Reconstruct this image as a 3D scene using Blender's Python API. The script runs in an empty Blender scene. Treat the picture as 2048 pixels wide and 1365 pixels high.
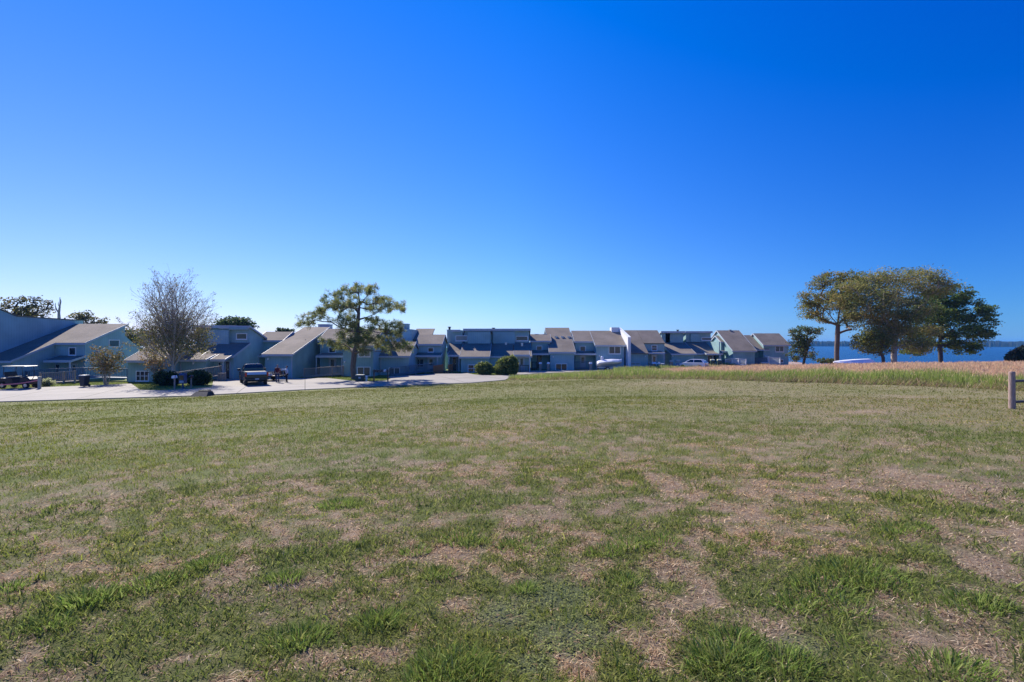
import bpy, math, random
import numpy as np
from mathutils import Vector, Matrix

sc = bpy.context.scene
col = sc.collection
R = math.radians
CAMZ = 1.65
F = 1024.0
HY = 687.0

# ------------------------------------------------------------------ camera
cam_d = bpy.data.cameras.new('camera')
cam_d.sensor_width = 36.0
cam_d.lens = 18.0
cam_d.clip_start = 0.05
cam_d.clip_end = 12000.0
cam = bpy.data.objects.new('camera', cam_d)
col.objects.link(cam)
cam.location = (0, 0, CAMZ)
cam.rotation_euler = (R(90.0 + 0.25), 0, 0)
sc.camera = cam

# ------------------------------------------------------------------ sky and sun
SUN_EL, SUN_AZ = 38.5, -37.0          # azimuth: left of the view direction (+Y)
w = bpy.data.worlds.new('World')
sc.world = w
w.use_nodes = True
nt = w.node_tree
nt.nodes.clear()
wo = nt.nodes.new('ShaderNodeOutputWorld')
bg = nt.nodes.new('ShaderNodeBackground')
sky = nt.nodes.new('ShaderNodeTexSky')
sky.sky_type = 'NISHITA'
sky.sun_disc = False
sky.sun_elevation = R(SUN_EL)
sky.sun_rotation = R(SUN_AZ)
sky.altitude = 0
sky.air_density = 1.0
sky.dust_density = 0.0
sky.ozone_density = 6.0
bg.inputs['Strength'].default_value = 0.12
# colour grade of the sky (deeper blue, as the photograph was developed)
_S = 0.12
def _vm(op, a, vec):
    n_ = nt.nodes.new('ShaderNodeVectorMath'); n_.operation = op
    nt.links.new(a, n_.inputs[0]); n_.inputs[1].default_value = vec
    return n_.outputs[0]
_c = _vm('MULTIPLY', sky.outputs[0], (_S, _S, _S))
_c = _vm('POWER', _c, (1.0, 1.13, 0.55))
_c = _vm('MULTIPLY', _c, (0.465 / _S, 0.55 / _S, 0.631 / _S))
_c = _vm('SUBTRACT', _c, (0.061 / _S, 0.0, 0.0))
_c = _vm('MAXIMUM', _c, (0.0, 0.0, 0.0))
# the sky is palest on the sun's side (left) and deepest away from it
_tc = nt.nodes.new('ShaderNodeTexCoord'); _sx = nt.nodes.new('ShaderNodeSeparateXYZ')
nt.links.new(_tc.outputs['Generated'], _sx.inputs[0])
def _ramp(lo, hi, a, b):
    m_ = nt.nodes.new('ShaderNodeMapRange'); m_.inputs['From Min'].default_value = lo; m_.inputs['From Max'].default_value = hi
    nt.links.new(_sx.outputs[0], m_.inputs['Value'])
    x_ = nt.nodes.new('ShaderNodeMix'); x_.data_type = 'VECTOR'
    nt.links.new(m_.outputs[0], x_.inputs[0]); x_.inputs[4].default_value = a; x_.inputs[5].default_value = b
    return x_.outputs[1]
_f1 = _ramp(-0.64, 0.0, (1.6, 1.03, 1.3), (1.12, 1.0, 1.3))
_f2 = _ramp(0.0, 0.64, (1.0, 1.0, 1.0), (0.36, 0.66, 0.76))
for _f in (_f1, _f2):
    n_ = nt.nodes.new('ShaderNodeVectorMath'); n_.operation = 'MULTIPLY'
    nt.links.new(_c, n_.inputs[0]); nt.links.new(_f, n_.inputs[1]); _c = n_.outputs[0]
nt.links.new(_c, bg.inputs['Color'])
nt.links.new(bg.outputs[0], wo.inputs['Surface'])

sun_d = bpy.data.lights.new('sun', 'SUN')
sun_d.energy = 5.0
sun_d.angle = R(0.5)
sun_d.color = (1.0, 0.93, 0.83)
sun = bpy.data.objects.new('sun', sun_d)
col.objects.link(sun)
_d = Vector((math.sin(R(SUN_AZ)) * math.cos(R(SUN_EL)), math.cos(R(SUN_AZ)) * math.cos(R(SUN_EL)), math.sin(R(SUN_EL))))
sun.rotation_euler = _d.to_track_quat('Z', 'Y').to_euler()
sun.location = (0, 0, 60)
vs = sc.view_settings
vs.view_transform = 'Standard'
vs.look = 'None'
vs.exposure = 0.65
vs.gamma = 1.0

rng = np.random.default_rng(7)
random.seed(7)

# ------------------------------------------------------------------ helpers
def tag(o, label=None, cat=None, group=None, kind=None):
    if label: o['label'] = label
    if cat: o['category'] = cat
    if group: o['group'] = group
    if kind: o['kind'] = kind
    return o

def empty(name, loc, label, cat, group=None, rz=0.0):
    o = bpy.data.objects.new(name, None)
    o.empty_display_size = 0.3
    col.objects.link(o)
    o.location = loc
    o.rotation_euler = (0, 0, rz)
    tag(o, label, cat, group)
    return o

def mesh_np(name, V, Fa, mat=None, parent=None, color=None, smooth=False, off=None):
    """V (n,3), Fa (m,k) -> object"""
    V = np.asarray(V, dtype=np.float32).reshape(-1, 3)
    if off is not None:
        V = V - np.asarray(off, dtype=np.float32)
    Fa = np.asarray(Fa, dtype=np.int32)
    me = bpy.data.meshes.new(name)
    me.vertices.add(len(V))
    me.vertices.foreach_set('co', V.ravel())
    m, k = Fa.shape
    me.loops.add(m * k)
    me.loops.foreach_set('vertex_index', Fa.ravel())
    me.polygons.add(m)
    me.polygons.foreach_set('loop_start', np.arange(0, m * k, k, dtype=np.int32))
    me.polygons.foreach_set('loop_total', np.full(m, k, dtype=np.int32))
    me.update(calc_edges=True)
    if smooth:
        me.polygons.foreach_set('use_smooth', np.ones(m, dtype=bool))
    if color is not None:
        a = me.attributes.new('Col', 'FLOAT_COLOR', 'POINT')
        c = np.ones((len(V), 4), dtype=np.float32)
        c[:, :3] = color
        a.data.foreach_set('color', c.ravel())
    if mat: me.materials.append(mat)
    o = bpy.data.objects.new(name, me)
    col.objects.link(o)
    if parent: o.parent = parent
    return o

class MB:
    def __init__(s): s.v = []; s.f = []
    def poly(s, pts):
        n = len(s.v); s.v += [tuple(p) for p in pts]; s.f.append(list(range(n, n + len(pts)))); return s
    def box(s, x0, x1, y0, y1, z0, z1):
        if x0 > x1: x0, x1 = x1, x0
        if y0 > y1: y0, y1 = y1, y0
        if z0 > z1: z0, z1 = z1, z0
        n = len(s.v)
        s.v += [(x0,y0,z0),(x1,y0,z0),(x1,y1,z0),(x0,y1,z0),(x0,y0,z1),(x1,y0,z1),(x1,y1,z1),(x0,y1,z1)]
        s.f += [[n+a for a in q] for q in ((0,3,2,1),(4,5,6,7),(0,1,5,4),(1,2,6,5),(2,3,7,6),(3,0,4,7))]
        return s
    def prism(s, yz, x0, x1, inset=0.0, b=0.0):
        """yz polygon extruded along x; optional bevel b at the ends"""
        k = len(yz)
        cy = sum(p[0] for p in yz) / k; cz = sum(p[1] for p in yz) / k
        rings = []
        def ring(x, sh):
            n = len(s.v)
            for (y, z) in yz:
                dy, dz = y - cy, z - cz
                L = math.hypot(dy, dz) or 1
                s.v.append((x, y - dy / L * sh, z - dz / L * sh))
            return n
        if b > 0:
            rs = [ring(x0, b), ring(x0 + b, 0), ring(x1 - b, 0), ring(x1, b)]
        else:
            rs = [ring(x0, 0), ring(x1, 0)]
        for a, c in zip(rs[:-1], rs[1:]):
            for i in range(k):
                j = (i + 1) % k
                s.f.append([a + i, a + j, c + j, c + i])
        s.f.append([rs[0] + i for i in range(k)][::-1])
        s.f.append([rs[-1] + i for i in range(k)])
        return s
    def loft(s, rings, caps=True):
        k = len(rings[0]); st = []
        for r in rings:
            st.append(len(s.v)); s.v += [tuple(p) for p in r]
        for a, c in zip(st[:-1], st[1:]):
            for i in range(k):
                j = (i + 1) % k
                s.f.append([a + i, a + j, c + j, c + i])
        if caps:
            s.f.append([st[0] + i for i in range(k)][::-1]); s.f.append([st[-1] + i for i in range(k)])
        return s
    def tube(s, pts, rad, n=8):
        pts = [Vector(p) for p in pts]
        if not hasattr(rad, '__len__'): rad = [rad] * len(pts)
        rings = []
        for i, p in enumerate(pts):
            d = (pts[min(i+1, len(pts)-1)] - pts[max(i-1, 0)]).normalized()
            up = Vector((0, 0, 1)) if abs(d.z) < 0.9 else Vector((1, 0, 0))
            a = d.cross(up).normalized(); b = d.cross(a)
            rings.append([p + (a * math.cos(t) + b * math.sin(t)) * rad[i] for t in [2*math.pi*q/n for q in range(n)]])
        return s.loft(rings)
    def build(s, name, mat, parent=None, off=None, smooth=False, label=None, bevel=0.0):
        me = bpy.data.meshes.new(name)
        v = s.v
        if off is not None: v = [(a[0]-off[0], a[1]-off[1], a[2]-off[2]) for a in v]
        me.from_pydata(v, [], s.f); me.update()
        import bmesh
        bm = bmesh.new(); bm.from_mesh(me)
        bmesh.ops.recalc_face_normals(bm, faces=bm.faces)
        bm.to_mesh(me); bm.free()
        if mat: me.materials.append(mat)
        if smooth:
            for p in me.polygons: p.use_smooth = True
        o = bpy.data.objects.new(name, me); col.objects.link(o)
        if parent: o.parent = parent
        if label: o['label'] = label
        if bevel > 0:
            m = o.modifiers.new('bevel', 'BEVEL'); m.width = bevel; m.segments = 2; m.limit_method = 'ANGLE'
        return o

def vnoise(x, y, seed=0):
    x = np.asarray(x, dtype=np.float64); y = np.asarray(y, dtype=np.float64)
    xi = np.floor(x).astype(np.int64); yi = np.floor(y).astype(np.int64)
    fx = x - xi; fy = y - yi
    fx = fx*fx*(3-2*fx); fy = fy*fy*(3-2*fy)
    def h(a, b):
        n = (a * 374761393 + b * 668265263 + seed * 1442695041) & 0x7fffffff
        n = ((n ^ (n >> 13)) * 1274126177) & 0x7fffffff
        n = n ^ (n >> 16)
        return (n & 0xffff) / 65535.0
    return (h(xi,yi)*(1-fx)+h(xi+1,yi)*fx)*(1-fy) + (h(xi,yi+1)*(1-fx)+h(xi+1,yi+1)*fx)*fy
def fbm(x, y, seed=0, o=4):
    s = 0; a = 0.5; t = 0
    for i in range(o):
        s = s + a * vnoise(x * 2**i + 17.3*i, y * 2**i - 9.1*i, seed + i); t += a; a *= 0.55
    return s / t
def sstep(x, a, b):
    t = np.clip((x - a) / (b - a), 0, 1); return t*t*(3-2*t)

def X_(px, Y): return (px - 1024.0) * Y / F
def Z_(py, Y): return CAMZ - (py - HY) * Y / F

# ------------------------------------------------------------------ terrain
ROAD = -2.35
_ed = [(-90,20),(-60,27),(-34.7,34.7),(-29.4,36.6),(-24.3,38.6),(-21.6,40.6),(-18,43.6),(-12.6,47.1),(-8.4,49.3),(-4.2,51.2),(-0.75,55.2),(0.2,63),(3,67),(10,71),(20,78),(35,88),(60,104),(120,150)]
_ex = np.array([p[0] for p in _ed], float); _ey = np.array([p[1] for p in _ed], float)
def yedge(X): return np.interp(X, _ex, _ey)
def G(X, Y):
    X = np.asarray(X, float); Y = np.asarray(Y, float)
    plane = -0.0448 * Y + 0.025 * X
    plane = np.where(Y < 0, plane * 0.5, plane)
    plane = np.where(X > -6, np.maximum(plane, ROAD - 0.02), plane)
    Xc = np.clip(X, -70, 70)
    plane = plane + 0.62 * np.exp(-(((X - 30) / 26.0)**2 + ((Y - 47) / 15.0)**2)) * sstep(Y, 18, 40)
    plane = plane - 0.12 * sstep(X, 25, 45) * sstep(Y, 30, 48) * (1 - sstep(Y, 50, 80)) * 0.35
    t = yedge(X) - Y
    Lb = np.where(X > 0, 6 + np.clip(X, 0, 25) * 0.5, 6.0)
    z = ROAD + (plane - ROAD) * sstep(t / Lb, 0, 1)
    r = np.hypot(X, Y)
    ratio = np.where(Y > 5, X / np.maximum(Y, 5), 2.0)
    m = sstep(ratio, 0.55, 0.63)
    y0 = 108 * (1 - m) + 58 * m; y1 = 200 * (1 - m) + 165 * m
    z = z - 10.5 * sstep(np.where(Y > 0, Y, 0), y0, y1)
    z = np.where(r > 1600, z + (13.5) * sstep(r, 1960, 2120) + 10 * sstep(r, 2300, 3500), z)
    z = z + (fbm(X / 6.0, Y / 6.0, 31, 3) - 0.5) * 0.12 * sstep(t, 0, 8) + (fbm(X / 0.7, Y / 0.7, 33, 3) - 0.5) * 0.05 * sstep(t, 0, 4) * (r < 40)
    return z
def gz(x, y): return float(G(np.array([x]), np.array([y]))[0])
def hit(px, py):
    """ground point seen at a photo position"""
    d = np.geomspace(1.5, 140, 6000)
    zz = G(X_(px, d), d); ray = CAMZ - (py - HY) / F * d
    i = np.argmax(ray <= zz)
    return X_(px, d[i]), d[i], float(zz[i])
# ------------------------------------------------------------------ materials
def newmat(name):
    m = bpy.data.materials.new(name); m.use_nodes = True
    n = m.node_tree; n.nodes.clear()
    out = n.nodes.new('ShaderNodeOutputMaterial'); b = n.nodes.new('ShaderNodeBsdfPrincipled')
    n.links.new(b.outputs[0], out.inputs['Surface'])
    return m, n, b, out
def mat(name, c, rough=0.7, var=0.12, scale=6.0, metal=0.0, bump=0.0, bscale=40.0, coat=0.0, stretch=None, spec=0.5):
    m, n, b, out = newmat(name)
    b.inputs['Roughness'].default_value = rough; b.inputs['Metallic'].default_value = metal
    b.inputs['Coat Weight'].default_value = coat
    b.inputs['Specular IOR Level'].default_value = spec
    tc = n.nodes.new('ShaderNodeTexCoord'); mp = n.nodes.new('ShaderNodeMapping')
    n.links.new(tc.outputs['Object'], mp.inputs['Vector'])
    if stretch: mp.inputs['Scale'].default_value = stretch
    t = n.nodes.new('ShaderNodeTexNoise'); t.inputs['Scale'].default_value = scale; t.inputs['Detail'].default_value = 5
    n.links.new(mp.outputs[0], t.inputs['Vector'])
    r = n.nodes.new('ShaderNodeMapRange')
    r.inputs['From Min'].default_value = 0.3; r.inputs['From Max'].default_value = 0.7
    r.inputs['To Min'].default_value = 1 - var; r.inputs['To Max'].default_value = 1 + var
    n.links.new(t.outputs['Fac'], r.inputs['Value'])
    mx = n.nodes.new('ShaderNodeVectorMath'); mx.operation = 'SCALE'
    mx.inputs[0].default_value = c; n.links.new(r.outputs[0], mx.inputs['Scale'])
    n.links.new(mx.outputs[0], b.inputs['Base Color'])
    if bump > 0:
        t2 = n.nodes.new('ShaderNodeTexNoise'); t2.inputs['Scale'].default_value = bscale; t2.inputs['Detail'].default_value = 4
        n.links.new(mp.outputs[0], t2.inputs['Vector'])
        bp = n.nodes.new('ShaderNodeBump'); bp.inputs['Strength'].default_value = bump; bp.inputs['Distance'].default_value = 0.02
        n.links.new(t2.outputs['Fac'], bp.inputs['Height']); n.links.new(bp.outputs[0], b.inputs['Normal'])
    return m

def siding(name, c):
    """painted vertical-groove plywood siding"""
    m, n, b, out = newmat(name)
    b.inputs['Roughness'].default_value = 0.6
    b.inputs['Specular IOR Level'].default_value = 0.3
    g = n.nodes.new('ShaderNodeNewGeometry'); sp = n.nodes.new('ShaderNodeSeparateXYZ')
    n.links.new(g.outputs['Position'], sp.inputs[0])
    ad = n.nodes.new('ShaderNodeMath'); ad.operation = 'ADD'
    n.links.new(sp.outputs[0], ad.inputs[0]); n.links.new(sp.outputs[1], ad.inputs[1])
    f = n.nodes.new('ShaderNodeMath'); f.operation = 'PINGPONG'; f.inputs[1].default_value = 0.15
    n.links.new(ad.outputs[0], f.inputs[0])
    cr = n.nodes.new('ShaderNodeMapRange'); cr.inputs['From Min'].default_value = 0.0; cr.inputs['From Max'].default_value = 0.02
    cr.inputs['To Min'].default_value = 0.72; cr.inputs['To Max'].default_value = 1.0
    n.links.new(f.outputs[0], cr.inputs['Value'])
    t = n.nodes.new('ShaderNodeTexNoise'); t.inputs['Scale'].default_value = 0.6; t.inputs['Detail'].default_value = 6
    n.links.new(g.outputs['Position'], t.inputs['Vector'])
    r = n.nodes.new('ShaderNodeMapRange'); r.inputs['From Min'].default_value = 0.3; r.inputs['From Max'].default_value = 0.7
    r.inputs['To Min'].default_value = 0.84; r.inputs['To Max'].default_value = 1.14
    n.links.new(t.outputs['Fac'], r.inputs['Value'])
    mm = n.nodes.new('ShaderNodeMath'); mm.operation = 'MULTIPLY'
    n.links.new(cr.outputs[0], mm.inputs[0]); n.links.new(r.outputs[0], mm.inputs[1])
    mx = n.nodes.new('ShaderNodeVectorMath'); mx.operation = 'SCALE'; mx.inputs[0].default_value = c
    n.links.new(mm.outputs[0], mx.inputs['Scale']); n.links.new(mx.outputs[0], b.inputs['Base Color'])
    bp = n.nodes.new('ShaderNodeBump'); bp.inputs['Strength'].default_value = 0.5; bp.inputs['Distance'].default_value = 0.01
    n.links.new(cr.outputs[0], bp.inputs['Height']); n.links.new(bp.outputs[0], b.inputs['Normal'])
    return m

def shingle(name, c):
    m, n, b, out = newmat(name)
    b.inputs['Roughness'].default_value = 0.9
    b.inputs['Specular IOR Level'].default_value = 0.2
    g = n.nodes.new('ShaderNodeNewGeometry')
    mp = n.nodes.new('ShaderNodeMapping'); mp.inputs['Scale'].default_value = (3.3, 7.0, 0.0)
    n.links.new(g.outputs['Position'], mp.inputs['Vector'])
    br = n.nodes.new('ShaderNodeTexBrick'); br.inputs['Scale'].default_value = 1.0
    br.inputs['Color1'].default_value = (c[0]*1.15, c[1]*1.15, c[2]*1.13, 1)
    br.inputs['Color2'].default_value = (c[0]*0.85, c[1]*0.84, c[2]*0.86, 1)
    br.inputs['Mortar'].default_value = (c[0]*0.6, c[1]*0.6, c[2]*0.6, 1)
    br.inputs['Mortar Size'].default_value = 0.03
    n.links.new(mp.outputs[0], br.inputs['Vector'])
    t = n.nodes.new('ShaderNodeTexNoise'); t.inputs['Scale'].default_value = 0.5; t.inputs['Detail'].default_value = 8
    n.links.new(g.outputs['Position'], t.inputs['Vector'])
    r = n.nodes.new('ShaderNodeMapRange'); r.inputs['From Min'].default_value = 0.3; r.inputs['From Max'].default_value = 0.7
    r.inputs['To Min'].default_value = 0.82; r.inputs['To Max'].default_value = 1.18
    n.links.new(t.outputs['Fac'], r.inputs['Value'])
    mx = n.nodes.new('ShaderNodeVectorMath'); mx.operation = 'SCALE'
    n.links.new(br.outputs['Color'], mx.inputs[0]); n.links.new(r.outputs[0], mx.inputs['Scale'])
    n.links.new(mx.outputs[0], b.inputs['Base Color'])
    return m

def attrmat(name, rough=0.7, transl=0.3, fine=0.0, fscale=60.0, bump=0.0, bscale=30.0, spec=0.3):
    m, n, b, out = newmat(name)
    b.inputs['Roughness'].default_value = rough
    b.inputs['Specular IOR Level'].default_value = spec
    a = n.nodes.new('ShaderNodeAttribute'); a.attribute_name = 'Col'
    c = a.outputs['Color']
    if fine > 0:
        g = n.nodes.new('ShaderNodeNewGeometry')
        t = n.nodes.new('ShaderNodeTexNoise'); t.inputs['Scale'].default_value = fscale; t.inputs['Detail'].default_value = 6; t.inputs['Roughness'].default_value = 0.7
        n.links.new(g.outputs['Position'], t.inputs['Vector'])
        t3 = n.nodes.new('ShaderNodeTexNoise'); t3.inputs['Scale'].default_value = fscale / 14.0; t3.inputs['Detail'].default_value = 8; t3.inputs['Roughness'].default_value = 0.75
        n.links.new(g.outputs['Position'], t3.inputs['Vector'])
        ml = n.nodes.new('ShaderNodeMath'); ml.operation = 'ADD'
        n.links.new(t.outputs['Fac'], ml.inputs[0]); n.links.new(t3.outputs['Fac'], ml.inputs[1])
        r = n.nodes.new('ShaderNodeMapRange'); r.inputs['From Min'].default_value = 0.7; r.inputs['From Max'].default_value = 1.3
        r.inputs['To Min'].default_value = 1 - fine; r.inputs['To Max'].default_value = 1 + fine
        n.links.new(ml.outputs[0], r.inputs['Value'])
        mx = n.nodes.new('ShaderNodeVectorMath'); mx.operation = 'SCALE'
        n.links.new(c, mx.inputs[0]); n.links.new(r.outputs[0], mx.inputs['Scale']); c = mx.outputs[0]
        if bump > 0:
            bp = n.nodes.new('ShaderNodeBump'); bp.inputs['Strength'].default_value = bump; bp.inputs['Distance'].default_value = 0.04
            n.links.new(ml.outputs[0], bp.inputs['Height']); n.links.new(bp.outputs[0], b.inputs['Normal'])
    n.links.new(c, b.inputs['Base Color'])
    if transl > 0:
        tr = n.nodes.new('ShaderNodeBsdfTranslucent'); n.links.new(c, tr.inputs['Color'])
        ms = n.nodes.new('ShaderNodeMixShader'); ms.inputs[0].default_value = transl
        n.links.new(b.outputs[0], ms.inputs[1]); n.links.new(tr.outputs[0], ms.inputs[2])
        n.links.new(ms.outputs[0], out.inputs['Surface'])
    return m

def glassmat(name, c, rough=0.08, spec=0.6):
    return mat(name, c, rough=rough, var=0.15, scale=1.5, spec=spec)

M = {}
M['wall'] = siding('siding_blue_grey', (0.265, 0.43, 0.44))
M['wall2'] = siding('siding_pale_blue', (0.30, 0.455, 0.48))
M['wall3'] = siding('siding_green_grey', (0.265, 0.415, 0.41))
M['roof'] = shingle('shingles', (0.25, 0.21, 0.165))
M['trim'] = mat('trim_paint', (0.42, 0.47, 0.52), 0.5, 0.06)
M['white'] = mat('white_paint', (0.78, 0.79, 0.80), 0.45, 0.05)
M['whitewall'] = mat('white_render', (0.75, 0.74, 0.73), 0.7, 0.05)
M['glass'] = glassmat('window_glass', (0.02, 0.03, 0.045))
M['glass_green'] = glassmat('window_glass_curtained', (0.06, 0.09, 0.085), 0.15)
M['blind'] = mat('window_blind', (0.32, 0.32, 0.27), 0.6, 0.1, 20)
M['door'] = mat('door_paint', (0.50, 0.55, 0.60), 0.45, 0.05)
M['darkdoor'] = mat('dark_door', (0.05, 0.04, 0.05), 0.5)
M['metal'] = mat('vent_metal', (0.55, 0.55, 0.56), 0.4, 0.1, metal=0.5)
M['black'] = mat('black_paint', (0.015, 0.016, 0.02), 0.4, 0.2)
M['rubber'] = mat('tyre_rubber', (0.02, 0.02, 0.022), 0.85, 0.2)
M['rim'] = mat('wheel_rim', (0.45, 0.46, 0.48), 0.3, 0.08, metal=0.8)
M['deckwood'] = mat('weathered_wood', (0.30, 0.25, 0.21), 0.8, 0.25, 12, bump=0.4)
M['bluewood'] = mat('painted_rail_wood', (0.10, 0.15, 0.20), 0.7, 0.2, 12)
M['cedar'] = mat('cedar_boards', (0.30, 0.13, 0.06), 0.75, 0.25, 12, bump=0.3)
M['postwood'] = mat('fence_post_wood', (0.36, 0.25, 0.21), 0.85, 0.35, 9, bump=0.8, bscale=25, stretch=(6, 6, 0.7))
M['railwood'] = mat('fence_rail_wood', (0.13, 0.11, 0.10), 0.85, 0.3, 9, bump=0.6, stretch=(1, 6, 6))
M['bark'] = mat('bark', (0.13, 0.10, 0.085), 0.9, 0.35, 5, bump=0.8, bscale=12, stretch=(3, 3, 0.6))
M['palebark'] = mat('pale_bark', (0.38, 0.33, 0.28), 0.9, 0.3, 5, bump=0.6, bscale=12, stretch=(3, 3, 0.6))
M['darkbark'] = mat('dark_bark', (0.06, 0.05, 0.05), 0.9, 0.3, 5, bump=0.6, bscale=12)
M['leaf'] = attrmat('foliage', 0.6, 0.5)
M['needle'] = attrmat('needles', 0.5, 0.25)
M['grass'] = attrmat('grass_blades', 0.8, 0.45, spec=0.08)
M['ground'] = attrmat('ground_soil_and_turf', 0.95, 0.0, fine=0.45, fscale=55.0, bump=0.9)

def concrete():
    m, n, b, out = newmat('concrete_paving')
    b.inputs['Roughness'].default_value = 0.85
    g = n.nodes.new('ShaderNodeNewGeometry')
    t = n.nodes.new('ShaderNodeTexNoise'); t.inputs['Scale'].default_value = 0.35; t.inputs['Detail'].default_value = 9; t.inputs['Roughness'].default_value = 0.7
    n.links.new(g.outputs['Position'], t.inputs['Vector'])
    r = n.nodes.new('ShaderNodeValToRGB')
    r.color_ramp.elements[0].position = 0.3; r.color_ramp.elements[0].color = (0.25, 0.225, 0.19, 1)
    r.color_ramp.elements[1].position = 0.7; r.color_ramp.elements[1].color = (0.345, 0.31, 0.262, 1)
    n.links.new(t.outputs['Fac'], r.inputs[0])
    # expansion joints every 5 m
    mp = n.nodes.new('ShaderNodeMapping'); mp.inputs['Rotation'].default_value = (0, 0, R(-22)); mp.inputs['Scale'].default_value = (0.2, 0.2, 0)
    n.links.new(g.outputs['Position'], mp.inputs['Vector'])
    br = n.nodes.new('ShaderNodeTexBrick'); br.offset = 0.0; br.inputs['Scale'].default_value = 1.0
    br.inputs['Brick Width'].default_value = 1.0; br.inputs['Row Height'].default_value = 1.0
    br.inputs['Mortar Size'].default_value = 0.012
    br.inputs['Color1'].default_value = (1, 1, 1, 1); br.inputs['Color2'].default_value = (0.93, 0.93, 0.93, 1); br.inputs['Mortar'].default_value = (0.45, 0.45, 0.45, 1)
    n.links.new(mp.outputs[0], br.inputs['Vector'])
    mx = n.nodes.new('ShaderNodeMix'); mx.data_type = 'RGBA'; mx.blend_type = 'MULTIPLY'; mx.inputs[0].default_value = 1.0
    n.links.new(r.outputs[0], mx.inputs[6]); n.links.new(br.outputs['Color'], mx.inputs[7])
    # oil and tyre stains
    t5 = n.nodes.new('ShaderNodeTexNoise'); t5.inputs['Scale'].default_value = 0.9; t5.inputs['Detail'].default_value = 6; t5.inputs['Roughness'].default_value = 0.8
    mp5 = n.nodes.new('ShaderNodeMapping'); mp5.inputs['Scale'].default_value = (0.35, 1.3, 1); mp5.inputs['Rotation'].default_value = (0, 0, R(-12)); n.links.new(g.outputs['Position'], mp5.inputs['Vector']); n.links.new(mp5.outputs[0], t5.inputs['Vector'])
    r5 = n.nodes.new('ShaderNodeMapRange'); r5.inputs['From Min'].default_value = 0.52; r5.inputs['From Max'].default_value = 0.75; r5.inputs['To Min'].default_value = 1.0; r5.inputs['To Max'].default_value = 0.62
    n.links.new(t5.outputs['Fac'], r5.inputs['Value'])
    s5 = n.nodes.new('ShaderNodeVectorMath'); s5.operation = 'SCALE'; n.links.new(mx.outputs[2], s5.inputs[0]); n.links.new(r5.outputs[0], s5.inputs['Scale'])
    n.links.new(s5.outputs[0], b.inputs['Base Color'])
    return m
M['concrete'] = concrete()

def water():
    m, n, b, out = newmat('lake_water')
    b.inputs['Base Color'].default_value = (0.004, 0.028, 0.07, 1)
    b.inputs['Roughness'].default_value = 0.22
    g = n.nodes.new('ShaderNodeNewGeometry')
    mp = n.nodes.new('ShaderNodeMapping'); mp.inputs['Scale'].default_value = (0.35, 1.0, 1.0)
    n.links.new(g.outputs['Position'], mp.inputs['Vector'])
    t = n.nodes.new('ShaderNodeTexNoise'); t.inputs['Scale'].default_value = 0.5; t.inputs['Detail'].default_value = 8; t.inputs['Roughness'].default_value = 0.7
    n.links.new(mp.outputs[0], t.inputs['Vector'])
    bp = n.nodes.new('ShaderNodeBump'); bp.inputs['Strength'].default_value = 1.0; bp.inputs['Distance'].default_value = 0.6
    n.links.new(t.outputs['Fac'], bp.inputs['Height']); n.links.new(bp.outputs[0], b.inputs['Normal'])
    return m
M['water'] = water()

# ------------------------------------------------------------------ ground sheet
def inpoly(X, Y, P):
    r = np.zeros(X.shape, bool); n = len(P)
    for i in range(n):
        x0, y0 = P[i]; x1, y1 = P[(i+1) % n]
        c = ((y0 > Y) != (y1 > Y)) & (X < (x1-x0) * (Y-y0) / ((y1-y0) if y1 != y0 else 1e-9) + x0)
        r ^= c
    return r
# near boundary of the tall-grass field, from the photo
fb = [(1016, 761), (1100, 760), (1220, 758), (1330, 758), (1420, 760), (1500, 762), (1560, 765), (1650, 767), (1750, 770), (1850, 773), (1950, 778), (2048, 783)]
FB = [hit(*p)[:2] for p in fb]
print('field boundary', [(round(a,1), round(b,1)) for a, b in FB])
_fa = np.array([math.atan2(a, b) for a, b in FB]); _fr = np.array([math.hypot(a, b) for a, b in FB])
def field_depth(X, Y):
    """metres inside the tall grass along the line of sight (negative outside)"""
    a = np.arctan2(X, Y); r = np.hypot(X, Y)
    d = r - np.interp(a, np.append(_fa, [1.0, 1.4]), np.append(_fr, [_fr[-1]*0.93, _fr[-1]*0.8]))
    d = np.where(a < _fa[0], -5, d)
    # back limit: keep off the lot
    back = yedge(X) - 1.0 - Y
    back = np.where(X < 14, np.minimum(back, 57.5 + 0.35 * np.maximum(X, 0) - Y), back)
    return np.minimum(d, np.where(X < 45, back, 60.0))

dry_blobs = [(850,930,60,9),(625,970,50,14),(380,1125,70,14),(600,1200,150,45),(760,1190,70,30),(900,1100,60,25),(950,935,60,12),(1290,935,45,10),(1420,1190,110,60),(1640,1065,90,30),
 (1250,1290,90,35),(1460,1240,90,35),(1520,1345,90,25),(1920,1290,80,40),(1180,1330,60,25),(520,1240,60,30),(250,1340,90,22),(700,1070,60,16),(1120,1030,120,22),(1350,970,120,12),(1800,795,190,8),(1450,800,120,6),(1250,768,160,4),(1730,825,80,6),
 (1290,885,50,6),(150,1075,60,12),(840,885,40,6),(60,1300,50,20),(1960,1130,60,14),(1600,1320,60,20),(130,820,70,4),(880,1040,70,20),(1040,1090,50,16),(820,1260,60,25),(1330,1320,50,20),(1760,1290,50,18)]
green_blobs = [(170,1190,80,16),(330,1170,60,14),(1700,1150,130,40),(1620,1210,60,25),(900,1330,120,40),(1130,1180,110,30),(1180,1240,60,30),(1450,1330,60,20),(700,1000,60,12),(900,1010,150,14),(1040,1080,120,12),(600,1110,60,14),(1300,1100,100,22),
 (1250,1050,80,20),(120,1030,100,20),(60,900,100,12),(420,960,80,12),(760,1240,50,20),(560,1290,70,25),(1950,1200,80,35),(1800,1000,120,30),(80,1240,60,25),(820,890,60,10),(680,770,120,5),(420,860,80,8)]
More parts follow.
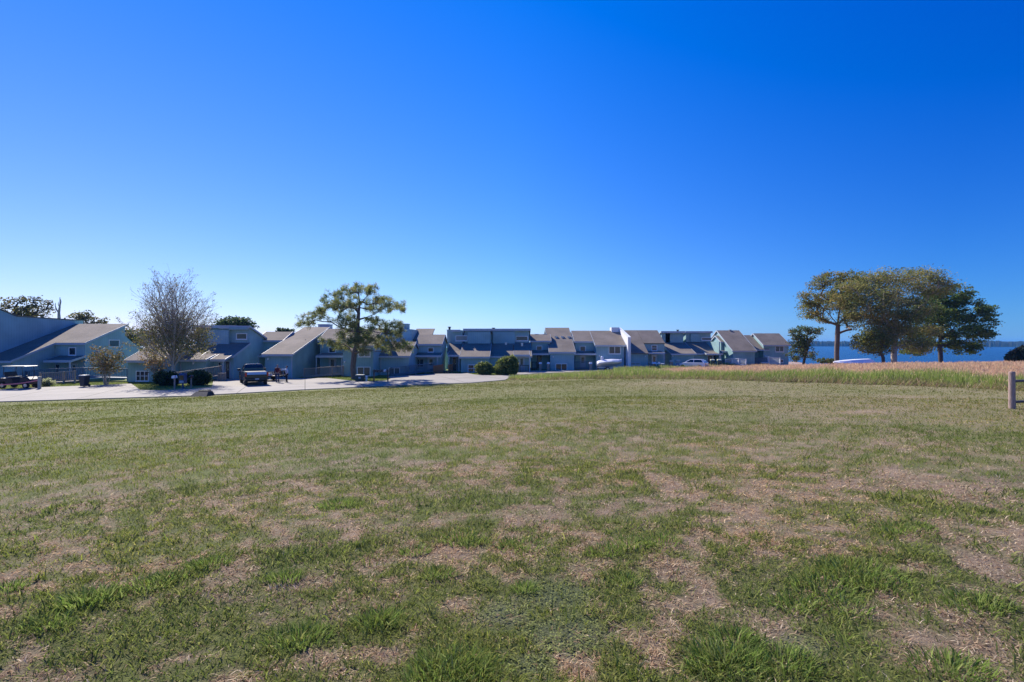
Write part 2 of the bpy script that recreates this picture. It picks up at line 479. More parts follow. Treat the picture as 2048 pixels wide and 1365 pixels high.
moss_blobs = [(1120,1190,90,32),(1140,1270,110,50),(1060,1330,70,30),(1010,1230,60,25),(1600,1290,60,25)]
def blobfield(L):
    out = []
    for (px, py, rx, ry) in L:
        x, y, z = hit(px, py)
        x2, _, _ = hit(px + rx, py)
        _, y2, _ = hit(px, py - ry); _, y3, _ = hit(px, min(py + ry, 1364 + 60))
        out.append((x, y, abs(x2 - x), max(abs(y2 - y3) / 2, 0.05)))
    return out
DB, GB, SB = blobfield(dry_blobs), blobfield(green_blobs), blobfield(moss_blobs)
def bsum(L, X, Y, wob):
    s = np.zeros(np.shape(X))
    for (x, y, rx, ry) in L:
        d2 = ((X - x) / rx)**2 + ((Y - y) / ry)**2
        s = np.maximum(s, np.exp(-d2 * wob))
    return s
def dryness(X, Y):
    n1 = fbm(X / 1.1, Y / 1.1, 3, 5); n2 = fbm(X / 6.0, Y / 8.0, 5, 4); n3 = fbm(X / 0.20, Y / 0.20, 9, 3)
    wob = 0.5 + 1.4 * n1
    r = np.hypot(X, Y)
    left = sstep(-X / np.maximum(r, 1), 0.1, 0.7)
    d = 0.40 + 0.11 * (1 - sstep(r, 4, 12)) + (0.85 + .1 * sstep(r, 8, 16)) * (n1 - 0.5) * (1 / (1 + (r / 30)**2)) + 0.7 * (n2 - 0.5) + 2.0 * (n3 - 0.5) * (1 - sstep(r, 6, 24))
    d = d - 0.16 * left - 0.08 * sstep(r, 12, 30) + 0.20 * sstep(X, 5, 22) * sstep(Y, 12, 22)
    d = d + 0.32 * bsum(DB, X, Y, wob) - 0.30 * bsum(GB, X, Y, wob)
    return np.clip(d, 0, 1)
def turf_color(X, Y, dry):
    """soil-level colour"""
    g = np.array([0.13, 0.15, 0.032]); t = np.array([0.31, 0.225, 0.15]); far = np.array([0.165, 0.18, 0.035])
    d = dry[..., None]
    c = g * (1 - d) + t * d
    r = np.hypot(X, Y)[..., None]
    k = sstep(r, 10, 34) * 0.5
    c = c * (1 - k) + (far * (1 - d * 0.75) + np.array([0.33, 0.26, 0.165]) * d * 0.75) * k
    return c

na, nr = 900, 330
ang = np.linspace(-math.pi, math.pi, na, endpoint=False)
# more rays in front of the camera
ang = ang - 0.62 * np.sin(ang)
rad = np.concatenate([[0.25], np.geomspace(0.6, 9000, nr)])
A, Rr = np.meshgrid(ang, rad)
GX, GY = np.sin(A) * Rr, np.cos(A) * Rr
GZ = G(GX, GY)
nrr = len(rad)
idx = np.arange(nrr * na).reshape(nrr, na)
q = np.stack([idx[:-1], np.roll(idx, -1, 1)[:-1], np.roll(idx, -1, 1)[1:], idx[1:]], -1).reshape(-1, 4)
dry = dryness(GX, GY)
gc = turf_color(GX, GY, dry)
ms = bsum(SB, GX, GY, 0.5 + 1.2 * fbm(GX / 0.6, GY / 0.6, 8, 3))[..., None]
gc = gc * (1 - ms * 0.8) + np.array([0.10, 0.13, 0.06]) * ms * 0.8
gc = np.where((Rr < 14)[..., None], gc * (0.85 + 0.15 * sstep(Rr, 4, 14))[..., None], gc)   # ground darker close in, under the real blades
fd = field_depth(GX, GY)[..., None]
gc = np.where(fd > 0, np.array([0.17, 0.16, 0.08]) * (1 - sstep(fd, 3, 10)) + np.array([0.36, 0.25, 0.20]) * sstep(fd, 3, 10), gc)
lush = (GY > yedge(GX))[..., None] & (GX < 20)[..., None]
gc = np.where(lush, np.array([0.17, 0.20, 0.055]) * (0.8 + 0.5 * fbm(GX, GY, 4, 3)[..., None]), gc)
gc = np.where((Rr > 1900)[..., None], np.array([0.04, 0.055, 0.03]), gc)
V = np.stack([GX, GY, GZ], -1).reshape(-1, 3)
V = np.vstack([V, [[0, 0, gz(0, 0.01)]]])
# close the centre with a small fan made of degenerate-free quads
gcol = np.vstack([gc.reshape(-1, 3), [[0.2, 0.2, 0.1]]])
ground = mesh_np('ground', V, q, M['ground'], color=gcol, smooth=True)
tag(ground, kind='structure')

# lake
lw = MB()
WZ = -8.5
lk = []
aa = np.linspace(-math.pi, math.pi, 97)[:-1]
lr = np.array([60, 150, 300, 600, 1200, 2040.0])
LA, LR = np.meshgrid(aa, lr)
LV = np.stack([np.sin(LA) * LR, np.cos(LA) * LR, np.full(LA.shape, WZ)], -1).reshape(-1, 3)
li = np.arange(len(lr) * 96).reshape(len(lr), 96)
lq = np.stack([li[:-1], np.roll(li, -1, 1)[:-1], np.roll(li, -1, 1)[1:], li[1:]], -1)
half = (np.cos(LA[:-1] + math.pi / 96) > -0.2)
lq = lq[half]
lake = mesh_np('lake_water', LV, lq, M['water'])
tag(lake, kind='structure')

# wooded far shore: a long ridge of many tree tops
th = np.linspace(-0.95, 0.95, 2600)
rows = []
hh = 7 + 7 * fbm(th * 120, th * 0, 51, 3) + 5 * fbm(th * 900, th * 0 + 3, 52, 3)
for (r0, k) in ((1975, 0.0), (1982, 0.55), (2000, 0.95), (2030, 1.0), (2110, 0.8)):
    jit = 4 * vnoise(th * 1500, th * 0 + r0, 5)
    rows.append(np.stack([np.sin(th) * (r0 + jit) / 1.0, np.cos(th) * (r0 + jit), WZ - 0.5 + (hh + 2.2 * vnoise(th * 2000, th*0 + r0 * 3, 7)) * k + (3 if k > 0 else 0)], -1))
FV = np.vstack(rows)
n0 = len(th)
fi = np.arange(5 * n0).reshape(5, n0)
fq = np.stack([fi[:-1, :-1], fi[:-1, 1:], fi[1:, 1:], fi[1:, :-1]], -1).reshape(-1, 4)
fc = np.array([0.045, 0.065, 0.035]) * (0.6 + 0.9 * rng.random((len(FV), 1)))
woods = mesh_np('far_shore_woods', FV, fq, M['leaf'], color=fc)
tag(woods, 'low dark line of woods along the far side of the lake', 'woods', kind='stuff')

# ------------------------------------------------------------------ paving
def d4(px, py):  # point on the flat lot
    Y = (CAMZ - ROAD) * F / (py - HY); return (X_(px, Y), Y)
far_edge = [(-420, 790), (0, 781), (70, 776.5), (165, 773), (236, 770), (262, 768.5), (276, 778), (280, 781.5), (330, 782.5), (395, 779), (424, 776), (427, 762), (437, 758), (455, 756), (540, 757), (600, 757.5), (655, 757.5), (690, 761.5), (712, 763.5), (745, 764), (775, 762), (782, 757.5), (772, 754.5), (800, 752.5), (868, 748.8), (935, 747.6), (950, 750.5), (985, 752), (1028, 751.5), (1034, 746), (1062, 742.5), (1150, 741.5), (1250, 738), (1400, 734.5), (1560, 733)]
def edge_ok(P): return [d4(*p) for p in P]
far_pts = edge_ok(far_edge)
near_pts = [(x, float(yedge(x))) for x in [-95, -80, -60, -47, -34.7, -32, -29.4, -27, -24.3, -21.6, -18, -15.5, -12.6, -10.5, -8.4, -6, -4.2, -2.5, -0.75, 0.2, 1, 3, 6, 10, 15, 20, 27, 35, 40]]
lot_poly = near_pts + far_pts[::-1]
import bmesh
def flatpoly(name, P, z, mt, thick=0.0):
    from mathutils.geometry import tessellate_polygon
    tris = tessellate_polygon([[Vector((p[0], p[1], 0)) for p in P]])
    n = len(P)
    V = [(p[0], p[1], z) for p in P] + [(p[0], p[1], z - thick) for p in P]
    m = MB(); m.v = V; m.f = [list(t) for t in tris]
    if thick > 0:
        m.f += [[i, (i + 1) % n, (i + 1) % n + n, i + n] for i in range(n)] + [[a + n for a in t] for t in tris]
    return m.build(name, mt)
lot = flatpoly('concrete_lot', lot_poly, ROAD + 0.06, M['concrete'], 0.3)
tag(lot, kind='structure')
# rubbly asphalt edge strip along the lawn on the right half of the lot
RZ = ROAD + 0.06
# ------------------------------------------------------------------ townhouses
BASE = ROAD - 0.15
def ridgeY(Yf, pe, pr, s):
    ZE = Z_(pe, Yf) - CAMZ
    k = (HY - pr) / F
    return (ZE - s * Yf) / (k - s)

class House:
    def __init__(s, label, px, Y, base=BASE, group='grey-blue townhouses in one long row'):
        s.loc = (X_(px, Y), Y, base); s.base = base
        s.root = empty('townhouse', s.loc, label, 'townhouse', group)
        s.roofmb = MB(); s.trim = MB(); s.wall = MB(); s.wallmat = M['wall']
    def o(s, mb, name, mt, parent=None, **k):
        return mb.build(name, mt, parent or s.root, off=s.loc, **k)
    def slab(s, x0, x1, Y0, Z0, Y1, Z1, oh=0.35, ohs=0.18, t=0.14, trim=True, mb=None):
        """roof slab rising from (Y0,Z0) to (Y1,Z1) (Y1>Y0 normal shed); may also fall"""
        L = math.hypot(Y1 - Y0, Z1 - Z0); uy, uz = (Y1 - Y0) / L, (Z1 - Z0) / L
        ny, nz = -uz, uy
        lo = Z0 <= Z1
        a = (Y0 - uy * (oh if lo else 0.0), Z0 - uz * (oh if lo else 0.0))
        b = (Y1 + uy * (0.0 if lo else oh), Z1 + uz * (0.0 if lo else oh))
        e = 0.012
        P = [(a[0] + ny * e, a[1] + nz * e), (b[0] + ny * e, b[1] + nz * e), (b[0] + ny * t, b[1] + nz * t), (a[0] + ny * t, a[1] + nz * t)]
        (mb or s.roofmb).prism(P, x0 - ohs, x1 + ohs)
        if trim:
            w_ = 0.2
            for xs in (x0 - ohs - 0.035, x1 + ohs + 0.004):
                Q = [(a[0] + ny * (t + .02), a[1] + nz * (t + .02)), (b[0] + ny * (t + .02), b[1] + nz * (t + .02)), (b[0] - ny * .06, b[1] - nz * .06 ), (a[0] - ny * .06, a[1] - nz * .06)]
                s.trim.prism(Q, xs, xs + 0.03)
            if lo:
                s.trim.box(x0 - ohs - 0.035, x1 + ohs + 0.035, a[0] - 0.05, a[0] - 0.01, a[1] - 0.12, a[1] + 0.12)
    def shed(s, a, b, Yf, pe, pr, sl=0.42, back='drop', oh=0.35, xr=None, basez=None, Yr=None, mt=None, trim=True):
        """single-pitch block: front wall at Yf from photo column a to b, eave row pe, ridge row pr"""
        x0, x1 = X_(a, Yf), X_(b, Yf)
        if Yr is None: Yr = ridgeY(Yf, pe, pr, sl)
        ze, zr = Z_(pe, Yf), Z_(pr, Yr)
        bz = s.base if basez is None else basez
        prof = [(Yf, bz), (Yf, ze)]
        if back == 'gable':
            Yb = Yr + (Yr - Yf) * 0.9; zb = zr - (zr - ze) * 0.9
            prof += [(Yr, zr), (Yb, zb), (Yb, bz)]
            s.slab(x0, x1, Yf, ze, Yr, zr, oh, trim=trim, ohs=.18 if trim else 0.0); s.slab(x0, x1, Yr, zr, Yb, zb, 0.3, ohs=.18 if trim else 0.0)
        else:
            prof += [(Yr, zr), (Yr, bz)]
            s.slab(x0, x1, Yf, ze, Yr + 0.25, zr + 0.25 * (zr - ze) / (Yr - Yf), oh)
        s.wall.prism(prof, x0, x1)
        return x0, x1, Yf, Yr, ze, zr
    def clere(s, a, b, Yf, pe, Ym, pm, pt, deep=8.0, bs=0.28, basez=None, wall=True):
        """low front shed roof running up to a tall clerestory wall, roof falling away behind"""
        x0, x1 = X_(a, Yf), X_(b, Yf)
        ze, zm, zt = Z_(pe, Yf), Z_(pm, Ym), Z_(pt, Ym)
        bz = s.base if basez is None else basez
        Yb = Ym + deep; zb = zt - deep * bs
        s.wall.prism([(Yf, bz), (Yf, ze), (Ym, zm), (Ym, zt), (Yb, zb), (Yb, bz)], x0, x1)
        s.slab(x0, x1, Yf, ze, Ym - 0.02, zm)
        # back roof
        s.slab(x0, x1, Ym - 0.35, zt + 0.35 * bs, Yb, zb, 0.2)
        s.trim.box(x0 - 0.2, x1 + 0.2, Ym - 0.42, Ym - 0.36, zt - 0.1, zt + 0.22)
        return x0, x1, Yf, Ym, ze, zm, zt
    def bay(s, a, b, Y, p0, p1, proud=0.55, mt=None, name=None):
        """projecting wall box in front of a plane at Y"""
        z0, z1 = Z_(p1, Y), Z_(p0, Y)
        s.wall.box(X_(a, Y), X_(b, Y), Y - proud, Y - 0.004, z0, z1)
    def window(s, a, b, p0, p1, Y, mull=1, pane='glass', side=False, frame='white', cross=False, fw=0.09):
        Yw = Y - 0.05
        x0, x1, z0, z1 = X_(a, Yw), X_(b, Yw), Z_(p1, Yw), Z_(p0, Yw)
        fr = MB()
        fr.box(x0, x1, Yw, Y - 0.004, z1 - fw, z1); fr.box(x0, x1, Yw, Y - 0.004, z0, z0 + fw)
        fr.box(x0, x0 + fw, Yw, Y - 0.004, z0 + fw, z1 - fw); fr.box(x1 - fw, x1, Yw, Y - 0.004, z0 + fw, z1 - fw)
        fr.box(x0 - 0.04, x1 + 0.04, Yw - 0.05, Yw - 0.003, z0 - 0.06, z0 + 0.0)
        for i in range(1, mull + 1):
            xm = x0 + (x1 - x0) * i / (mull + 1)
            fr.box(xm - 0.035, xm + 0.035, Yw + 0.004, Y - 0.006, z0 + fw, z1 - fw)
        if cross:
            zm = (z0 + z1) / 2
            fr.box(x0 + fw, x1 - fw, Yw + 0.008, Y - 0.008, zm - 0.03, zm + 0.03)
        f = s.o(fr, 'window', M[frame])
        s.o(MB().box(x0 + fw, x1 - fw, Y - 0.025, Y - 0.002, z0 + fw, z1 - fw), 'pane', M[pane], f)
        return f
    def sidewindow(s, X, pa, pb, p0, p1, sgn=1):
        Ya, Yb = X * F / (pa - 1024), X * F / (pb - 1024)
        z0, z1 = Z_(p1, (Ya + Yb) / 2), Z_(p0, (Ya + Yb) / 2)
        e = 0.05 * sgn; f_ = 0.09
        fr = MB()
        fr.box(X + .004 * sgn, X + e, Ya, Yb, z1 - f_, z1); fr.box(X + .004 * sgn, X + e, Ya, Yb, z0, z0 + f_)
        fr.box(X + .004 * sgn, X + e, Ya, Ya + f_, z0 + f_, z1 - f_); fr.box(X + .004 * sgn, X + e, Yb - f_, Yb, z0 + f_, z1 - f_)
        f = s.o(fr, 'window', M['white'])
        s.o(MB().box(X + .003 * sgn, X + .025 * sgn, Ya + f_, Yb - f_, z0 + f_, z1 - f_), 'pane', M['glass_green'], f)
    def door(s, a, b, p0, Y, mt='door', glass=True, p1=None):
        Yd = Y - 0.06
        x0, x1 = X_(a, Yd), X_(b, Yd); z1 = Z_(p0, Yd); z0 = ROAD + 0.1 if p1 is None else Z_(p1, Yd)
        d = MB(); d.box(x0, x1, Yd, Y - 0.003, z0, z1); 
        fr = 0.1
        d2 = MB(); d2.box(x0 - fr, x0 - .004, Yd - 0.03, Y - 0.003, z0, z1 + fr); d2.box(x1 + .004, x1 + fr, Yd - 0.03, Y - 0.003, z0, z1 + fr); d2.box(x0, x1, Yd - 0.03, Y - 0.003, z1 + .004, z1 + fr)
        o = s.o(d, 'door', M[mt])
        s.o(d2, 'door_frame', M['trim'], o)
        s.o(MB().box(x1 - 0.16, x1 - 0.10, Yd - 0.06, Yd - .002, z0 + 0.95, z0 + 1.05), 'handle', M['metal'], o)
        if glass:
            s.o(MB().box(x0 + (x1-x0)*.22, x1 - (x1-x0)*.22, Yd - 0.02, Yd - .003, z0 + (z1-z0)*.45, z1 - (z1-z0)*.1), 'door_glass', M['glass_green'], o)
    def porch(s, a, b, Y, pb, pe, depth=1.6, posts=(), lit=False):
        """little lean-to porch roof: attached at Y (row pb), eave row pe at Y-depth; columns a..b measured at the eave"""
        Ye = Y - depth
        x0, x1 = X_(a, Ye), X_(b, Ye); ze, zb = Z_(pe, Ye), Z_(pb, Y)
        zb = max(zb, ze + 0.1)
        L = math.hypot(depth, zb - ze); uy, uz = depth / L, (zb - ze) / L; ny, nz = -uz, uy
        P = [(Ye, ze), (Y - .01, zb), (Y - .01 + ny * .1, zb + nz * .1), (Ye + ny * .1, ze + nz * .1)]
        pr = s.o(MB().prism(P, x0, x1), 'porch_roof', M['roof'])
        tr = MB(); tr.box(x0 - .03, x1 + .03, Ye - .05, Ye - .005, ze - .14, ze + .12)
        for xs in (x0 - .035, x1 + .005):
            tr.prism([(Ye, ze - .1), (Y - .01, zb - .1), (Y - .01, zb + .14), (Ye, ze + .12)], xs, xs + .03)
        s.o(tr, 'fascia', M['trim'], pr)
        for p in posts:
            xp = X_(p, Ye + .12)
            s.o(MB().box(xp - .06, xp + .06, Ye + .06, Ye + .18, ROAD + .0, ze - .005), 'porch_post', M['trim'])
    def vent(s, px, py, Y, w=0.45):
        x, z = X_(px, Y), Z_(py, Y)
        m = MB(); m.box(x - w/2, x + w/2, Y - w/2, Y + w/2, z - 0.35, z + 0.12); m.box(x - w*.62, x + w*.62, Y - w*.62, Y + w*.62, z + .123, z + .2)
        s.o(m, 'roof_vent', M['metal'])
    def pipe(s, px, py, Y, h=0.5):
        x, z = X_(px, Y), Z_(py, Y)
        s.o(MB().tube([(x, Y, z - h), (x, Y, z)], 0.06), 'vent_pipe', M['black'])
    def chimney(s, a, b, pt, Y, pb, mt='wall2', depth=1.1, flue=None, cap=True):
        x0, x1 = X_(a, Y), X_(b, Y)
        m = MB(); m.box(x0, x1, Y, Y + depth, Z_(pb, Y), Z_(pt, Y))
        c = s.o(m, 'chimney', M[mt])
        if cap: s.o(MB().box(x0 - .06, x1 + .06, Y - .06, Y + depth + .06, Z_(pt, Y) + .003, Z_(pt, Y) + .09), 'chimney_cap', M['trim'], c)
        if flue:
            x = X_(flue[0], Y + .4); z0 = Z_(pt, Y) + .09; z1 = Z_(flue[1], Y + .4)
            s.o(MB().tube([(x, Y+.4, z0), (x, Y+.4, z1 - .12)], .16).tube([(x, Y+.4, z1 - .118), (x, Y+.4, z1)], .26), 'flue', M['black'], c)
    def lamp(s, px, py, Y):
        x, z = X_(px, Y), Z_(py, Y)
        m = MB(); m.box(x - .07, x + .07, Y - .05, Y - .003, z - .02, z + .12); m.loft([[(x + r*math.cos(t), Y - .13 + r*math.sin(t), zz) for t in [k*math.pi/4 for k in range(8)]] for r, zz in ((.05, z + .12), (.09, z + .08), (.07, z - .12), (.03, z - .14))])
        s.o(m, 'wall_lamp', M['white'])
    def number(s, px, py, Y, txt, size=0.35):
        pass
    def gutterpipe(s, px, p0, Y):
        x = X_(px, Y)
        s.o(MB().box(x - .05, x + .05, Y - .09, Y - .004, ROAD, Z_(p0, Y)), 'downpipe', M['trim'])
    def finish(s, wallmat='wall'):
        if s.wall.v: s.o(s.wall, 'wall', M[wallmat])
        if s.roofmb.v: s.o(s.roofmb, 'roof', M['roof'])
        if s.trim.v: s.o(s.trim, 'fascia', M['trim'])

# --- 1: big house at the left edge of the frame
h = House('leftmost townhouse, cut by the frame edge, tall blank side wall above a long sloping roof', 60, 54)
YB = 62.0
xw = X_(0, 53.1)
for (Y0, Y1, z) in ((50.0, 53.1, None),):
    pass
h.wall.prism([(48.5, BASE), (48.5, 5.5), (53.0, 5.15), (54.9, 4.50), (63.4, 4.42), (63.4, BASE)], xw - 6.5, xw)
h.roofmb.prism([(48.4, 5.52), (53.0, 5.17), (54.9, 4.52), (63.5, 4.44), (63.5, 4.52), (54.9, 4.60), (53.0, 5.25), (48.4, 5.60)], xw - 6.6, xw + .08)
x_a, x_b = xw, X_(25, 51.4); x_c = X_(170, 56.2)
ze, zr = Z_(722, 51.4), Z_(652, YB)
sl = (zr - ze) / (YB - 51.4); zmid = ze + sl * (56.2 - 51.4)
h.wall.prism([(51.4, BASE), (51.4, ze), (YB, zr), (YB + 5, zr - 4), (YB + 5, BASE)], x_a + .004, x_b)
h.wall.prism([(56.2, BASE), (56.2, zmid), (YB, zr), (YB, Z_(672, YB)), (63.9, Z_(692, 63.9)), (66.5, Z_(700, 66.5)), (66.5, BASE)], x_b + .004, x_c)
h.slab(x_a + .19, x_b, 51.4, ze, 56.0, zmid - sl*.2, ohs=0.18, trim=True)
h.slab(x_a + .19, x_c, 56.0, zmid - sl*.2, YB + .3, zr + sl*.3, ohs=0.18, oh=0.0)
h.window(137, 152, 695, 711.5, 56.2, mull=0)
h.sidewindow(x_c, 217, 238.5, 680, 695)
h.porch(88, 142, 56.2, 713.5, 723, 1.9, posts=(140,))
h.door(144, 153, 728, 56.2, p1=760)
h.window(110, 120, 728, 748, 56.2, mull=0, frame='trim')
h.window(14, 24, 729, 735, 51.4, mull=0, frame='trim')
h.pipe(184, 653, 61.5, .3)
h.finish('wall2')

# --- 2: low house behind the bare tree
h = House('low townhouse with a triple window near the ground, left of the bare tree', 290, 52.5)
h.shed(256, 322, 52.5, 721, 692, 0.40, 'gable')
h.window(271.5, 298, 742, 763, 52.5, mull=2, cross=True)
h.finish('wall3')
h = House('townhouse mostly hidden behind the crown of the bare tree', 370, 56)
h.clere(324, 412, 55.5, 720, 61.5, 691, 655)
h.bay(330, 372, 61.5, 660, 690)
h.window(380, 400, 667, 679, 61.5, mull=0, pane='glass_green')
h.gutterpipe(362, 722, 55.5)
h.lamp(388, 727, 55.5)
h.finish('wall')

# --- 3
h = House('townhouse with a high clerestory block, directly behind the pickup', 450, 57)
v = h.clere(410, 467.5, 57, 712, 60.4, 688, 656, deep=5.2, bs=0.33)
h.bay(420, 462, 60.4, 661, 690, 0.5)
h.wall.box(X_(462, 60.4), v[1], 60.4 - .5, 60.4 - .004, Z_(660, 60.4), Z_(655.5, 60.4))
h.window(472, 494, 667, 679.5, 60.4, mull=0, pane='glass_green')
h.porch(421, 449.5, 57, 711, 721, 1.7, posts=(446.5,))
h.door(452, 459, 724, 57, mt='darkdoor')
h.window(436, 443, 724, 738, 57, mull=0, frame='trim')
h.finish('wall2')

# --- 4
h = House('large townhouse with a broad plain shingle roof and blank front wall, behind the two people', 560, 58.5)
h.shed(530.5, 585, 58.5, 709, 656.5, 0.29, 'gable', oh=.4)
h.shed(517, 566, 64.0, 681, 666, 0.40, 'gable')
h.porch(516, 531, 64.0, 707, 713, 1.6, posts=(517.5,))
h.vent(544, 670, 66.5, 0.55); h.vent(570.5, 670, 66.5, 0.55)
h.pipe(592, 678, 64.6, .3); h.pipe(611, 679.5, 63.8, .3); h.vent(615, 662, 69.8, .35)
h.chimney(636, 658, 650, 70.8, 668, 'trim', 1.4)
h.window(556, 577, 741, 757, 58.5, mull=1, frame='trim')
h.lamp(537, 718, 58.5)
h.gutterpipe(584, 712, 58.5)
h.finish('wall')

# --- 5 behind the pine
h = House('townhouse behind the pine with a covered porch and sliding windows', 700, 62)
h.shed(640, 692, 65.0, 681, 660, 0.42, 'gable')
h.window(657, 671.5, 695, 706.5, 65.0, mull=0)
h.porch(632, 688, 65.0, 707.5, 713.5, 2.2, posts=(633, 684))
h.door(659, 671, 717, 65.0)
h.shed(686, 746, 61.5, 691, 660, 0.45, 'gable')
h.window(716, 741, 697, 714.5, 61.5, mull=1, pane='blind')
h.window(714, 741, 734, 753, 61.5, mull=1, pane='glass_green')
h.lamp(690, 724, 61.5)
h.finish('wall')

# --- 6
h = House('townhouse with a pointed gable and white porch post, right of the pine', 830, 68)
h.shed(748, 818, 64.5, 712, 686, 0.42, 'gable')
h.wall.box(X_(748, 66), X_(822, 66), 70.0, 73.5, BASE, Z_(684, 70)); 
h.wall.box(X_(770, 73), X_(823, 73), 73.0, 78.0, Z_(690, 73), Z_(659, 73))
h.chimney(798, 815, 649, 73.5, 662, 'wall2', 1.6, flue=None)
h.window(777, 800, 735.5, 752, 64.5, mull=1, pane='glass_green')
x = h.shed(834, 882.5, 70.5, 688.5, 671.5, 0.42, 'gable', oh=.3)
h.slab(X_(823, 74), X_(857, 74), 74.5, Z_(680, 74.5), 79.0, Z_(659.5, 79), trim=False)
h.wall.prism([(74.6, BASE), (74.6, Z_(681, 74.6)), (79.0, Z_(660.5, 79)), (79.0, BASE)], X_(824, 74), X_(856, 74))
h.window(855.5, 867.5, 695.5, 705, 70.5, mull=0)
h.porch(828, 881.5, 70.5, 707, 713, 1.8, posts=(875,))
h.door(856, 868, 716, 70.5)
h.window(831, 848, 718, 735, 70.5, mull=1, frame='trim')
h.pipe(872, 681, 72.3, .3)
h.sidewindow(x[1], 893.2, 895.3, 697, 702)
h.gutterpipe(762, 715, 64.5)
h.finish('wall2')

# --- 7
h = House('townhouse with a clerestory block and black flue, left of the big green bushes', 940, 70)
h.clere(922, 977, 70, 714, 75.5, 687.5, 661, deep=7)
h.wall.box(X_(905, 75.5), X_(925, 75.5), 75.5, 82, BASE, Z_(661, 75.5))
h.wall.box(X_(884, 80), X_(899, 80), 80, 82, BASE, Z_(696, 80))
h.chimney(894, 905, 661, 76.5, 705, 'wall2', 1.4, flue=(899, 654))
h.bay(936, 981, 75.5, 664, 687.5)
h.trim.box(X_(904, 75.5), X_(921, 75.5), 75.02, 75.48, Z_(664, 75.5), Z_(660, 75.5))
h.window(911, 935, 671.5, 682.5, 75.5, mull=0, pane='blind')
h.shed(897, 921.5, 73.0, 705, 690, 0.42, 'drop')
h.porch(896, 922, 73.0, 704, 712, 2.0, posts=(898, 918))
h.door(905, 913, 716, 73.0, mt='darkdoor')
h.window(935.5, 960, 729.5, 745.5, 70, mull=1, cross=True)
h.finish('wall')

# --- 8
h = House('townhouse with a dark shaded roof and glazed porch, behind the big green bushes', 1020, 72)
h.clere(978.5, 1061, 72, 713, 77.5, 687.5, 661, deep=7)
h.wall.prism([(71.6, BASE), (71.6, Z_(712, 71.6)), (77.0, Z_(684, 77)), (77.0, Z_(660, 77)), (79, Z_(659, 79)), (79, BASE)], X_(977.6, 72), X_(980.0, 72))
h.bay(986, 1030, 77.5, 664, 687.5)
h.window(1031.5, 1056, 672.5, 682.5, 77.5, mull=0, pane='glass_green')
h.porch(1028, 1059, 72, 703, 711.5, 1.4, posts=(1031, 1059))
h.door(1039, 1048, 715, 72, mt='trim')
h.pipe(1027, 691, 73.8, 1.0)
h.vent(1012, 688, 76.6, .3); h.vent(1044, 689, 76.0, .3)
h.chimney(984, 989, 659, 79, 664, 'trim', .6, flue=(987, 656), cap=False)
h.finish('wall')

# --- 9
h = House('narrow recessed townhouse with a small green-glazed window and dark front door', 1080, 78)
h.shed(1063.5, 1100, 78.5, 682, 670.5, 0.40, 'gable')
h.window(1072.5, 1084.5, 692, 701.5, 78.5, mull=0, pane='glass_green')
h.porch(1062, 1099, 78.5, 702, 709, 2.2)
h.door(1074, 1083, 711, 78.5, mt='darkdoor')
h.vent(1073, 671, 81.0, .5); h.vent(1090, 671, 81.0, .5)
h.finish('wall')
# --- 10
h = House('townhouse with a tall flush shingle roof and three white roof vents', 1125, 76)
h.shed(1100.5, 1148.5, 76, 704.5, 657.5, 0.42, 'gable', oh=.3)
for p in (1112, 1124.5, 1137.5): h.vent(p, 675.5, 81.0, .42)
h.pipe(1138, 681, 80.2, .25)
h.lamp(1106, 714, 76)
h.window(1111, 1134.5, 727.5, 741.5, 76, mull=1)
h.finish('wall2')
# --- 11
h = House('recessed townhouse with a square white-framed window and a pale door, left of the covered boat', 1170, 79)
h.shed(1150.5, 1192, 79.5, 683, 663.5, 0.42, 'gable')
h.window(1159.5, 1171.5, 692.5, 703.5, 79.5, mull=0, pane='glass_green')
h.porch(1149, 1192, 79.5, 704, 709, 2.0)
h.door(1161, 1170, 713, 79.5)
h.finish('wall')
# --- 12
h = House('townhouse behind the covered boat with a wide two-part window', 1220, 78)
x = h.shed(1192, 1248.5, 78, 690.5, 663.5, 0.42, 'gable')
h.window(1217.5, 1241.5, 693, 708.5, 78, mull=1, pane='glass_green')
h.lamp(1198, 712, 78); h.pipe(1221, 668, 83, .25)
h.gutterpipe(1247, 692, 78)
h.finish('wall2')
# sunlit parapet wall between 12 and 13
h2 = empty('party_wall', (X_(1250, 78), 78, BASE), 'tall white-topped parapet wall between two townhouse roofs, right of the covered boat', 'wall')
xq = x[1] + .25
h2p = (X_(1250, 78), 78, BASE)
MB().prism([(76.6, BASE), (76.6, Z_(680, 76.6)), (76.6, Z_(676, 76.6)), (x[3] + .5, Z_(657, x[3])), (x[3] + 5, Z_(657, x[3]) - 1.0), (x[3] + 5, BASE)], xq, xq + .42).build('wall', M['whitewall'], h2, off=h2p)
MB().prism([(76.55, Z_(676, 76.6) + .004), (x[3] + .5, Z_(657, x[3]) + .004), (x[3] + .5, Z_(657, x[3]) + .1), (76.55, Z_(676, 76.6) + .1)], xq - .03, xq + .45).build('coping', M['white'], h2, off=h2p)
MB().box(xq - 1.3, xq - .01, x[3] - .6, x[3] + .8, Z_(670, x[3]), Z_(655.5, x[3])).build('chimney', M['whitewall'], h2, off=h2p)

